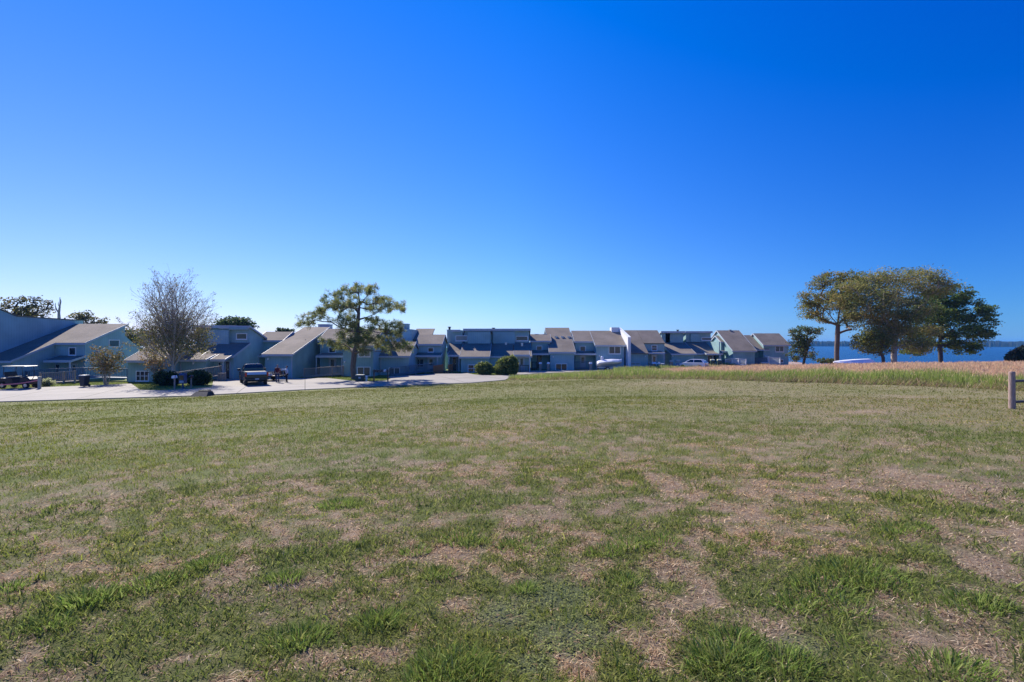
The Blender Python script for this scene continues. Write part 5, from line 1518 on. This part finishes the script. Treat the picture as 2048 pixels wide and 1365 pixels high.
MB().box(-.05, .05, -.05, .05, -.1, .446).box(-.2, .2, -.18, .18, -.01, .04).build('pedestal', M['bluebox'], t)

x0_, y0_ = D4(396, 792.5)
t = empty('storm_drain', (x0_, y0_, ROAD), 'dark storm drain inlet with a sloped apron at the edge between concrete and lawn', 'storm drain')
MB().loft([[(-.66, -.05, .0), (.66, -.05, .0), (.56, 1.25, .0), (-.56, 1.25, .0)], [(-.44, .55, .34), (.44, .55, .34), (.42, 1.15, .34), (-.42, 1.15, .34)]]).build('apron', M['asphalt'], t)
MB().box(-.34, .34, .62, 1.10, .344, .40).build('grate_frame', M['black'], t)
gr_ = MB()
for k_ in range(7): gr_.box(-.32 + k_ * .1, -.28 + k_ * .1, .64, 1.08, .403, .43)
gr_.build('grate', M['black'], t)

# electrical box and mailbox rack beside the pine
x, y = D4(719, 763)
t = empty('transformer_box', (x, y + .3, ROAD), 'dark green utility transformer box on the grass just right of the pine trunk', 'utility box')
MB().box(-.42, .38, -.35, .35, .06, .66).build('cabinet', M['green'], t, bevel=.03)
MB().box(-.47, .43, -.40, .40, -.05, .056).build('concrete_pad', M['concrete'], t)
MB().box(-.10, .14, -.362, -.352, .34, .52).build('warning_plate', M['plate'], t)
MB().prism([(-.38, .663), (-.33, .72), (.36, .74), (.37, .663)], -.44, .40).build('lid', M['lid'], t)
x, y = D4(733, 762.5)
t = empty('hydrant', (x, y, ROAD), 'small white hydrant standing right of the green utility box', 'hydrant')
def rg_(r, z, n=10): return [(r * math.cos(2 * math.pi * k / n), r * math.sin(2 * math.pi * k / n), z) for k in range(n)]
MB().loft([rg_(.13, -.05), rg_(.13, .05), rg_(.09, .06), rg_(.09, .48), rg_(.12, .49), rg_(.12, .53), rg_(.07, .62), rg_(.02, .65)]).build('barrel', M['white'], t, smooth=False)
MB().tube([(-.17, 0, .36), (.17, 0, .36)], .05).build('nozzle', M['white'], t)
x0_, y0_ = D4(748, 763.5); x1_, y1_ = D4(777.5, 763.0)
t = empty('mailbox_rack', ((x0_ + x1_) / 2, y0_, ROAD), 'long two-post rack carrying a row of small dark mailboxes, right of the pine', 'mailbox rack')
hw = (x1_ - x0_) / 2
for s in (-1, 1): MB().box(s * hw - .06, s * hw + .06, -.06, .06, -.2, 1.02).build('post', M['black'], t)
MB().box(-hw - .1, hw + .1, -.2, .2, 1.023, 1.07).build('shelf', M['black'], t)
for k_ in range(6):
    xx = -hw + .02 + k_ * (2 * hw - .04) / 5
    arc = [(.085 * math.cos(a_), 1.22 + .085 * math.sin(a_)) for a_ in [math.pi * q_ / 6 for q_ in range(7)]]
    ring = lambda yy: [(xx + p[0], yy, p[1]) for p in arc] + [(xx - .085, yy, 1.073), (xx + .085, yy, 1.073)]
    b_ = MB().loft([ring(-.24), ring(.2)]).build('mailbox', M['white'] if k_ == 4 else M['black'], t, label='white mailbox' if k_ == 4 else None)
    MB().box(xx - .03, xx + .03, -.25, -.242, 1.13, 1.17).build('latch', M['plate'], b_)

# railings and ramps
def railing(label, pl, mt='deckwood', h=0.95, name='ramp_railing', gap=0.16, deck=True, group=None, solid=False, topm=None):
    """pl: (px, Y, deck height above the lot)"""
    P = [Vector((X_(p[0], p[1]), p[1], ROAD + p[2])) for p in pl]
    o_ = (P[0].x, P[0].y, ROAD)
    t = empty(name, o_, label, 'railing', group)
    rails, pk, dk = MB(), MB(), MB()
    def beam(m, a, b, dz0, dz1, w_=.045):
        d = (b - a); d.z = 0; d.normalize(); n_ = Vector((-d.y, d.x, 0)) * w_
        m.loft([[a - n_ + Vector((0, 0, dz0)), a + n_ + Vector((0, 0, dz0)), a + n_ + Vector((0, 0, dz1)), a - n_ + Vector((0, 0, dz1))], [b - n_ + Vector((0, 0, dz0)), b + n_ + Vector((0, 0, dz0)), b + n_ + Vector((0, 0, dz1)), b - n_ + Vector((0, 0, dz1))]])
    for a, b in zip(P[:-1], P[1:]):
        L = (b - a).length
        beam(rails, a, b, h - .05, h + .03, .07); beam(rails, a, b, .08, .16, .03)
        n_ = max(2, int(L / gap))
        for i in range(1, n_):
            p = a.lerp(b, i / n_)
            w2 = .02 if not solid else gap * .46
            pk.box(p.x - w2, p.x + w2, p.y - .018, p.y + .018, p.z + .165, p.z + h - .055)
        if deck: 
            d = (b - a).normalized(); n2 = Vector((-d.y, d.x, 0)); n2 = n2 if n2.y > 0 else -n2
            dk.loft([[a + Vector((0, 0, -.1)), a + n2 * 1.2 + Vector((0, 0, -.1)), a + n2 * 1.2, a], [b + Vector((0, 0, -.1)), b + n2 * 1.2 + Vector((0, 0, -.1)), b + n2 * 1.2, b]])
        m_ = max(1, int(L / 1.8))
        for i in range(m_ + 1):
            if i == 0 and a is not P[0]: continue
            p = a.lerp(b, i / m_)
            MB().box(p.x - .055, p.x + .055, p.y - .075, p.y + .075, ROAD - .1, p.z + h + .06).build('post', M[mt], t, off=o_)
    rails.build('rails', M[topm or mt], t, off=o_); pk.build('balusters', M[mt], t, off=o_)
    if deck: dk.build('ramp_deck', M[mt], t, off=o_)
railing('weathered wooden ramp railing with a pale top rail, left of the rubbish bin', [(80, 50.3, .10), (128, 50.6, .22), (150, 50.8, .28)], 'deckwood')
railing('long dark ramp railing along the front of the leftmost house', [(52, 52.6, .15), (100, 52.9, .40), (165, 53.3, .50), (256, 53.6, .38)], 'bluewood')
railing('ramp railing rising behind the right clipped shrub toward a porch', [(353, 51.5, .10), (390, 52.6, .32), (442, 54.5, .62)], 'deckwood')
railing('short slatted wooden screen beside the pickup', [(437, 53.5, .0), (451, 53.6, .0)], 'deckwood', h=.85, deck=False, solid=True)
railing('short dark railing between the pickup and the large townhouse', [(503, 60.0, .25), (532, 60.3, .32)], 'deckwood', h=.95)
railing('weathered slatted ramp railing left of the pine', [(608.5, 59.0, .12), (664, 60.5, .28), (687, 60.8, .35)], 'deckwood', gap=.12)
railing('blue-grey ramp railing rising to the porch right of the mailbox rack', [(782, 62.6, .08), (812, 63.4, .2), (868, 68.2, .45)], 'bluewood')
railing('orange cedar ramp railing in front of the gabled townhouse', [(867.5, 67.6, .05), (886, 68.2, .22)], 'cedar', gap=.14, solid=True)
railing('short orange cedar railing with an arched end, right one of two cedar pieces', [(897, 68.5, .15), (905, 69.6, .2)], 'cedar', gap=.14, solid=True)
railing('black porch railing in front of the narrow recessed townhouse', [(1064, 76.6, .2), (1073, 76.6, .2)], 'black', h=1.0)
railing('dark blue porch railing under the covered porch left of the boat', [(1150, 77.3, .2), (1178, 77.3, .2)], 'bluewood', h=1.0)
railing('black railing at the glazed porch behind the green bushes', [(1040, 70.9, .05), (1057, 70.9, .05)], 'black', h=.9, deck=False)
railing('sunlit white ramp railing in front of the steep plain-roofed townhouse', [(1451, 86.5, .30), (1464, 86.0, .45), (1477, 84.8, .45), (1492, 84.3, .35)], 'white', h=1.0, gap=.14)
railing('sunlit white ramp railing below the window of the end townhouse', [(1531, 90.8, .75), (1538, 88.5, .65), (1560, 88.3, .45)], 'white', h=1.0, gap=.14)
railing('blue painted low screen beside the left white ramp railing', [(1443, 87.2, .2), (1463, 87.0, .2)], 'bluewood', h=.9, deck=False, solid=True)
railing('blue ramp railing in the shade left of the right white railing', [(1510, 89.8, .55), (1536, 89.4, .6)], 'bluewood', h=.9, solid=True)

# stone pillars with pale caps, along the lot
def pillar(px, Y, top, label, wd=.34, mt='deckwood', cap='white', group='short pillars along the parking lot'):
    x = X_(px, Y); z1 = Z_(top, Y) - ROAD
    t = empty('pillar', (x, Y, ROAD), label, 'pillar', group)
    MB().box(-wd / 2, wd / 2, -wd / 2, wd / 2, -.1, z1 - .24).build('shaft', M[mt], t)
    c_ = MB().loft([[(-wd * .62, -wd * .62, z1 - .237), (wd * .62, -wd * .62, z1 - .237), (wd * .62, wd * .62, z1 - .237), (-wd * .62, wd * .62, z1 - .237)], [(-wd * .5, -wd * .3, z1), (wd * .62, -wd * .3, z1), (wd * .62, wd * .5, z1), (-wd * .5, wd * .5, z1)]])
    c_.build('cap', M[cap], t)
pillar(1080.5, 73.5, 725, 'pale-capped pillar left of the front door of the flush-roofed townhouse')
pillar(1096.5, 73.5, 725, 'pale-capped pillar at the left corner of the flush-roofed townhouse')
pillar(1181, 75.0, 725, 'pale-capped pillar just left of the covered boat')
pillar(1195.5, 76.0, 723.5, 'pale-capped pillar behind the bow end of the covered boat', .3)
pillar(1307.5, 79.0, 725, 'thick brown pillar with a white cap at the dormer townhouse porch', .5)
pillar(1323, 79.5, 726, 'slim tan post right of the white garden table', .25, 'deckwood', 'lid')
pillar(1342, 80.0, 721, 'tan pillar with a beige top, left of the blue barrel', .5, 'deckwood', 'lid')
pillar(1299, 80.5, 724, 'slim grey post left of the dormer townhouse porch', .25, 'deckwood', 'lid')
pillar(1355.5, 81.5, 720.5, 'beige pillar directly behind the blue barrel', .55, 'lid', 'lid')
x, Y = X_(1355, 79.0), 79.0
t = empty('barrel', (x, Y, ROAD), 'bright blue barrel standing left of the white car', 'barrel')
MB().loft([rg_(.26, 0, 14), rg_(.29, .2, 14), rg_(.27, .22, 14), rg_(.30, .45, 14), rg_(.27, .68, 14), rg_(.27, .9, 14)]).build('drum', mat('blue_plastic', (0.03, 0.12, 0.36), .4), t)
MB().loft([rg_(.28, .903, 14), rg_(.28, .94, 14)]).build('lid', M['bluebox'], t)

# white garden table with clutter, fire pit
x, Y = X_(1318, 78.5), 78.5
t = empty('garden_table', (x, Y, ROAD), 'white garden table with thin dark legs in front of the dormer townhouse door', 'table')
MB().box(-.75, .75, -.4, .4, .84, .90).build('table_top', M['white'], t)
for sx in (-1, 1):
    for sy in (-1, 1): MB().tube([(sx * .66, sy * .33, 0), (sx * .66, sy * .33, .838)], .025).build('leg', M['black'], t)
e_ = empty('cooler', (x - .02, Y, ROAD + .901), 'small white cooler box on the garden table', 'cooler')
MB().box(-.16, .16, -.12, .12, 0, .2).build('body', M['white'], e_, bevel=.02); MB().box(-.17, .17, -.13, .13, .203, .24).build('lid', M['plate'], e_)
x, Y = X_(1262, 75.5), 75.5
t = empty('fire_pit', (x, Y, ROAD), 'round dark red fire pit with a pale rim, right of the boat trailer', 'fire pit')
MB().loft([rg_(.30, 0, 16), rg_(.42, .1, 16), rg_(.48, .42, 16), rg_(.42, .42, 16), rg_(.36, .2, 16)]).build('bowl', M['cartbody'], t)
MB().loft([rg_(.43, .424, 16), rg_(.56, .424, 16), rg_(.56, .47, 16), rg_(.43, .47, 16)]).build('rim', M['lid'], t)

# covered boat on a trailer
x, Y = X_(1218, 75.0), 75.0
t = empty('covered_boat', (x, Y, ROAD + .42), 'small boat under a white cover on a trailer, with its bow pointing right', 'boat', rz=R(-4))
hull = []
for (xx, hw_, z0_, z1_) in ((-1.75, .75, .25, .75), (-1.6, .8, .18, .95), (-.6, .85, .15, 1.12), (.4, .82, .18, 1.2), (1.1, .6, .3, 1.15), (1.6, .3, .5, 1.2), (1.85, .08, .75, 1.22)):
    hull.append([(xx, -hw_ * .5, z0_), (xx, -hw_ * .92, (z0_ + z1_) * .45), (xx, -hw_, z1_ - .22), (xx, -hw_ * .5, z1_ - .03), (xx, 0, z1_ + .04), (xx, hw_ * .5, z1_ - .03), (xx, hw_, z1_ - .22), (xx, hw_ * .92, (z0_ + z1_) * .45), (xx, hw_ * .5, z0_)])
MB().loft([[p for p in r_] for r_ in hull]).build('hull', M['silver'], t)
cv = [[(p[0], p[1] * 1.04, p[2] + .02 + .03 * math.sin(p[0] * 7 + p[1] * 5)) for p in r_[2:7]] + [(r_[6][0], r_[6][1] * 1.0, r_[6][2] - .15), (r_[2][0], r_[2][1] * 1.0, r_[2][2] - .15)] for r_ in hull]
MB().loft(cv).build('cover', M['tarp'], t)
MB().loft([[(-1.0 + .2 * math.cos(a_), .0 + .2 * math.sin(a_), zz) for a_ in [k * math.pi / 5 for k in range(10)]] for zz in (1.05, 1.5)] + [[(-1.0 + .13 * math.cos(a_), .13 * math.sin(a_), 1.68) for a_ in [k * math.pi / 5 for k in range(10)]]]).build('covered_motor', M['tarp'], t, smooth=True)
tr_ = empty('boat_trailer', (x, Y, ROAD), 'low metal trailer carrying the white covered boat', 'trailer', rz=R(-4))
MB().box(-1.7, 1.9, -.5, -.42, .42, .5).box(-1.7, 1.9, .42, .5, .42, .5).box(-1.2, -1.1, -.42, .42, .42, .5).box(1.0, 1.1, -.42, .42, .42, .5).tube([(1.9, 0, .46), (2.6, 0, .46)], .04).box(1.82, 1.9, -.42, .42, .42, .5).build('frame', M['metal'], tr_)
for s in (-1, 1):
    tw = MB().tube([(-.3, s * .85 - .1 * s, .3), (-.3, s * .85 + .1 * s, .3)], .3, 18).build('wheel', M['rubber'], tr_)
    MB().tube([(-.3, s * .85 + .102 * s, .3), (-.3, s * .85 + .12 * s, .3)], .16, 14).build('rim', M['rim'], tw)
MB().tube([(1.75, 0, .46), (1.75, 0, 0.02)], .03).build('jack_stand', M['metal'], tr_)

# white car
x, Y = X_(1386, 79.5), 79.5
t = empty('parked_car', (x, Y, ROAD + .02), 'white hatchback car seen from its rear left, half hidden by the tall grass', 'car', rz=R(52))
side = [(-2.1, .5), (-2.12, .95), (-2.02, 1.02), (1.05, .98), (1.9, .82), (2.15, .6), (2.1, .35), (1.75, .3)] + list(reversed(arch(1.35, .36, .32, 7))) + [(.9, .28), (-.95, .28)] + list(reversed(arch(-1.35, .36, .32, 7))) + [(-1.8, .32), (-2.1, .38)]
MB().prism(side, -.9, .9, b=.07).build('body', M['whitecar'], t)
MB().loft([[(-.80, -2.0, 1.0), (.80, -2.0, 1.0), (.80, 1.1, .98), (-.80, 1.1, .98)], [(-.72, -1.8, 1.28), (.72, -1.8, 1.28), (.72, .65, 1.28), (-.72, .65, 1.28)], [(-.62, -1.5, 1.52), (.62, -1.5, 1.52), (.62, .15, 1.52), (-.62, .15, 1.52)]]).build('cabin', M['whitecar'], t, bevel=.03)
MB().poly([(-.70, -2.0, 1.04), (.70, -2.0, 1.04), (.58, -1.60, 1.46), (-.58, -1.60, 1.46)]).build('rear_window', M['carglass'], t)
MB().poly([(-.70, 1.10, 1.02), (.70, 1.10, 1.02), (.60, .28, 1.46), (-.60, .28, 1.46)]).build('windshield', M['carglass'], t)
for s in (-1, 1):
    MB().poly([(s * .81, -1.75, 1.04), (s * .81, -.35, 1.04), (s * .66, -.40, 1.46), (s * .66, -1.45, 1.46)]).build('side_window', M['carglass'], t)
    MB().poly([(s * .81, -.27, 1.04), (s * .81, .85, 1.02), (s * .66, .18, 1.46), (s * .66, -.32, 1.46)]).build('side_window', M['carglass'], t)
    MB().box(s * .66, s * .86, -2.14, -2.0, .72, .95).build('tail_light', M['redlens'], t, bevel=.02)
    MB().box(s * .9, s * 1.05, .55, .68, .98, 1.1).build('mirror', M['whitecar'], t, bevel=.02)
MB().box(-.25, .25, -2.14, -2.121, .62, .74).build('number_plate', M['plate'], t)
MB().box(-.82, .82, -2.17, -2.10, .36, .52).build('rear_bumper', M['black'], t, bevel=.02)
for (wx, wy) in ((-.8, -1.35), (.8, -1.35), (-.8, 1.35), (.8, 1.35)): wheel(t, wx, wy, .32, .2)

# green bins with yellowish lids near the dark porch
for px_, lab in ((1425, 'dark green bin with a pale yellow lid, left one of two by the dark porch'), (1438.5, 'dark green bin with a pale yellow lid, right one of two by the dark porch')):
    t = empty('rubbish_bin', (X_(px_, 82.0), 82.0, ROAD), lab, 'rubbish bin', 'two green bins', rz=R(-12))
    MB().loft([[(-.24, -.24, .05), (.24, -.24, .05), (.24, .24, .05), (-.24, .24, .05)], [(-.3, -.32, 1.25), (.3, -.32, 1.25), (.3, .32, 1.25), (-.3, .32, 1.25)]]).build('body', M['green'], t)
    MB().loft([[(-.33, -.36, 1.255), (.33, -.36, 1.255), (.33, .36, 1.255), (-.33, .36, 1.255)], [(-.28, -.25, 1.40), (.28, -.25, 1.40), (.28, .34, 1.44), (-.28, .34, 1.44)]]).build('lid', M['yellowlid'], t)
    for s in (-1, 1): wheel(t, s * .26, .24, .11, .06, rim=False)

# covered boat beyond the field
Y = 61.0; gg = gz(X_(1710, Y), Y)
zt = Z_(718, Y) - gg; zb_ = Z_(727, Y) - gg
t = empty('covered_boat', (X_(1706, Y), Y, gg), 'long low boat under a bright white cover, at the foot of the lakeside trees', 'boat', rz=R(6))
hb = []
for (xx, hw_, a_, b_) in ((-2.5, .12, .72, .76), (-2.0, .6, .42, .82), (-.8, .95, .15, .90), (.6, 1.0, .1, .97), (1.9, .85, .1, 1.0), (2.25, .7, .15, .93), (2.6, .55, .2, .70)):
    z0_, z1_ = zt * a_ * .9, zt * b_
    hb.append([(xx, -hw_ * .45, z0_), (xx, -hw_, z0_ + (z1_ - z0_) * .6), (xx, -hw_ * .6, z1_ - .03), (xx, 0, z1_), (xx, hw_ * .6, z1_ - .03), (xx, hw_, z0_ + (z1_ - z0_) * .6), (xx, hw_ * .45, z0_)])
MB().loft(hb).build('cover', M['tarp'], t)
MB().box(-1.6, 2.2, -.5, .5, .12, .2).tube([(.6, -.75, .25), (.6, .75, .25)], .25, 14).build('trailer_frame', M['metal'], t)

# post-and-rail fence at the right edge
fx, fy, fz = hit(2023.5, 818)
print('fence at', fx, fy, fz)
t = empty('post_and_rail_fence', (fx, fy, fz), 'weathered round post with two dark rails, at the right edge of the photo', 'fence')
ph = (818 - 743.5) * fy / F; pr_ = 5.4 * fy / F
prof = [(pr_ * 1.02, -.4), (pr_ * 1.02, .0), (pr_, ph * .5), (pr_ * .97, ph - .03), (pr_ * .8, ph)]
MB().loft([[(r_ * math.cos(k * math.pi / 8), r_ * math.sin(k * math.pi / 8), z_) for k in range(16)] for r_, z_ in prof]).build('post', M['postwood'], t, smooth=False)
for yp in (763.0, 804.5):
    zz = (818 - yp) * fy / F
    MB().tube([(pr_ * .6, .02, zz), (1.3, .25, zz + .02), (2.6, .5, zz - .01)], .042, 8).build('rail', M['railwood'], t)
MB().loft([[(2.62 + r_ * math.cos(k * math.pi / 8), .52 + r_ * math.sin(k * math.pi / 8), z_) for k in range(16)] for r_, z_ in prof]).build('post', M['postwood'], t)

# ------------------------------------------------------------------ people
def skinmesh(name, verts, edges, radii, mt, parent, sub=1, root=0):
    me = bpy.data.meshes.new(name); bm = bmesh.new()
    lay = bm.verts.layers.skin.verify()
    vs_ = [bm.verts.new(v) for v in verts]
    for a, b in edges: bm.edges.new((vs_[a], vs_[b]))
    for i, v in enumerate(vs_):
        r_ = radii[i]; v[lay].radius = (r_, r_) if not hasattr(r_, '__len__') else r_
        v[lay].use_root = (i == root)
    bm.to_mesh(me); bm.free(); me.materials.append(mt)
    o = bpy.data.objects.new(name, me); col.objects.link(o); o.parent = parent
    m1 = o.modifiers.new('skin', 'SKIN'); m1.use_smooth_shade = True
    m2 = o.modifiers.new('sub', 'SUBSURF'); m2.levels = sub; m2.render_levels = sub
    return o
def person(loc, rz, H, label, arms, shirt, pants, hair, stance=.11, sleeve='long', build=1.0):
    """arms: two lists [shoulder, elbow, wrist, hand direction] in metres for a 1.75 m figure; x right, -y facing"""
    s = H / 1.75
    t = empty('person', loc, label, 'person', rz=rz); t.scale = (s, s, s)
    V = [(0, 0, .93), (0, .01, 1.12), (0, .01, 1.32), (0, 0, 1.44), (0, -.005, 1.52), (0, -.01, 1.60), (0, -.012, 1.69)]
    Rr_ = [(.15 * build, .115), (.135 * build, .11), (.165 * build, .12), (.10, .08), (.052, .052), (.075, .09), (.06, .075)]
    Ed = [(0, 1), (1, 2), (2, 3), (3, 4), (4, 5), (5, 6)]
    shirtV, shirtE, shirtR = [(0, 0, .90), (0, .005, 1.12), (0, .01, 1.32), (0, 0, 1.43)], [(0, 1), (1, 2), (2, 3)], [(.165 * build, .135), (.155 * build, .13), (.18 * build, .135), (.11, .09)]
    pantV, pantE, pantR = [(0, 0, .95)], [], [(.158 * build, .125)]
    for sgn in (-1, 1):
        i = len(V); x_ = stance * sgn
        V += [(.09 * sgn, 0, .86), (x_, -.01, .50), (x_, .02, .10), (x_, .03, .045), (x_ + .01 * sgn, -.13, .035)]
        Rr_ += [.085, .058, .042, .042, (.045, .03)]
        Ed += [(0, i), (i, i + 1), (i + 1, i + 2), (i + 2, i + 3), (i + 3, i + 4)]
        j = len(pantV)
        pantV += [(.09 * sgn, 0, .84), (x_, -.01, .50), (x_, .015, .09)]; pantR += [.10 * build, .075, .062]; pantE += [(0, j), (j, j + 1), (j + 1, j + 2)]
    for arm in arms:
        sh, el, wr, hd_ = [Vector(a_) for a_ in arm]
        i = len(V); V += [tuple(sh), tuple(el), tuple(wr)]; Rr_ += [.058, .042, .028]
        Ed += [(2, i), (i, i + 1), (i + 1, i + 2)]
        hd_.normalize(); palm = wr + hd_ * .06; k0 = len(V); V.append(tuple(palm)); Rr_.append((.036, .018)); Ed.append((i + 2, k0))
        side_ = hd_.cross(Vector((0, 1, 0.2))).normalized()
        for f_, (off_, ln) in enumerate(((-.030, .065), (-.010, .078), (.010, .074), (.028, .058))):
            b1 = len(V); V += [tuple(palm + hd_ * .035 + side_ * off_), tuple(palm + hd_ * (.035 + ln * .55) + side_ * off_ * 1.15), tuple(palm + hd_ * (.03 + ln) + side_ * off_ * 1.15 + Vector((0, -.012, -.008)))]
            Rr_ += [.010, .009, .007]; Ed += [(k0, b1), (b1, b1 + 1), (b1 + 1, b1 + 2)]
        b1 = len(V); V += [tuple(palm - side_ * .035 + hd_ * .0 + Vector((0, -.01, 0))), tuple(palm - side_ * .055 + hd_ * .035 + Vector((0, -.02, 0)))]; Rr_ += [.012, .009]; Ed += [(k0, b1), (b1, b1 + 1)]
        j = len(shirtV); shirtV += [tuple(sh), tuple(el), tuple(wr)]; shirtR += [.072, .056, .042]; shirtE += [(2, j), (j, j + 1), (j + 1, j + 2)]
        if sleeve == 'short':
            shirtV[-1] = tuple(el); shirtV[-2] = tuple((sh + el) / 2); 
    b_ = skinmesh('body', V, Ed, Rr_, M['skin'], t)
    skinmesh('shirt', shirtV, shirtE, shirtR, M[shirt], t)
    skinmesh('trousers', pantV, pantE, pantR, M[pants], t)
    # face
    MB().loft([[(-.012, -.095, 1.615), (.012, -.095, 1.615), (.012, -.08, 1.66), (-.012, -.08, 1.66)], [(-.014, -.118, 1.608), (.014, -.118, 1.608), (.006, -.095, 1.65), (-.006, -.095, 1.65)]]).build('nose', M['skin'], t)
    for s_ in (-1, 1):
        MB().box(s_ * .022, s_ * .042, -.103, -.090, 1.648, 1.660).build('eye', M['darkhair'], t)
        MB().loft([[(s_ * .078, -.01 + .02 * math.cos(a_), 1.635 + .032 * math.sin(a_)) for a_ in [k * math.pi / 4 for k in range(8)]], [(s_ * .095, .0 + .02 * math.cos(a_), 1.64 + .032 * math.sin(a_)) for a_ in [k * math.pi / 4 for k in range(8)]]]).build('ear', M['skin'], t)
        MB().loft([[(s_ * stance - .05, -.17, .0), (s_ * stance + .05, -.17, .0), (s_ * stance + .045, .10, .0), (s_ * stance - .045, .10, .0)], [(s_ * stance - .04, -.14, .07), (s_ * stance + .04, -.14, .07), (s_ * stance + .042, .09, .10), (s_ * stance - .042, .09, .10)]]).build('shoe', M['black'], t, bevel=.015)
    MB().box(-.025, .025, -.103, -.088, 1.572, 1.58).build('mouth', M['redshirt'], t)
    rings = []
    for (z_, r_) in ((1.60, .088), (1.66, .098), (1.71, .093), (1.75, .06), (1.77, .02)):
        rings.append([(r_ * math.cos(a_), .022 + r_ * (1.02 if math.sin(a_) > 0 else .62) * math.sin(a_) + (0 if z_ > 1.69 else .012), z_) for a_ in [k * math.pi / 6 for k in range(12)]])
    MB().loft(rings).build('hair', M[hair], t, smooth=True)
    return t
x, y = D4(555, 765)
person((x, y, RZ), R(14), 1.78, 'person in a dark red sweatshirt and blue jeans standing with both arms down', 
       [[(-.19, 0, 1.38), (-.25, .02, 1.12), (-.25, -.06, .88), (0, -.2, -1)], [(.19, 0, 1.38), (.25, .02, 1.12), (.24, -.06, .88), (0, -.2, -1)]], 'redshirt', 'jeans', 'greyhair', build=1.15)
x, y = D4(573.3, 765)
person((x, y, RZ), R(-50), 1.66, 'person in a pale shirt and dark trousers with one arm stretched toward the other', 
       [[(-.18, 0, 1.38), (-.28, -.22, 1.36), (-.30, -.46, 1.38), (0, -1, .05)], [(.18, 0, 1.38), (.24, .03, 1.12), (.20, -.10, .90), (0, -.3, -1)]], 'paleshirt', 'darktrouser', 'darkhair', build=.95)

# ------------------------------------------------------------------ haze: one closed box round camera and scene, sky outside it
hz = bpy.data.materials.new('haze_air'); hz.use_nodes = True
hn = hz.node_tree; hn.nodes.clear()
ho = hn.nodes.new('ShaderNodeOutputMaterial'); hv = hn.nodes.new('ShaderNodeVolumePrincipled')
hv.inputs['Color'].default_value = (0.12, 0.45, 1.0, 1); hv.inputs['Density'].default_value = 0.00014
hv.inputs['Anisotropy'].default_value = 0.0
hn.links.new(hv.outputs[0], ho.inputs['Volume'])
hb_ = MB().box(-9100, 9100, -9100, 9100, -14.5, 26)
hzo = hb_.build('haze', hz)
tag(hzo, 'thin even air over the lake and houses', 'haze', kind='stuff')
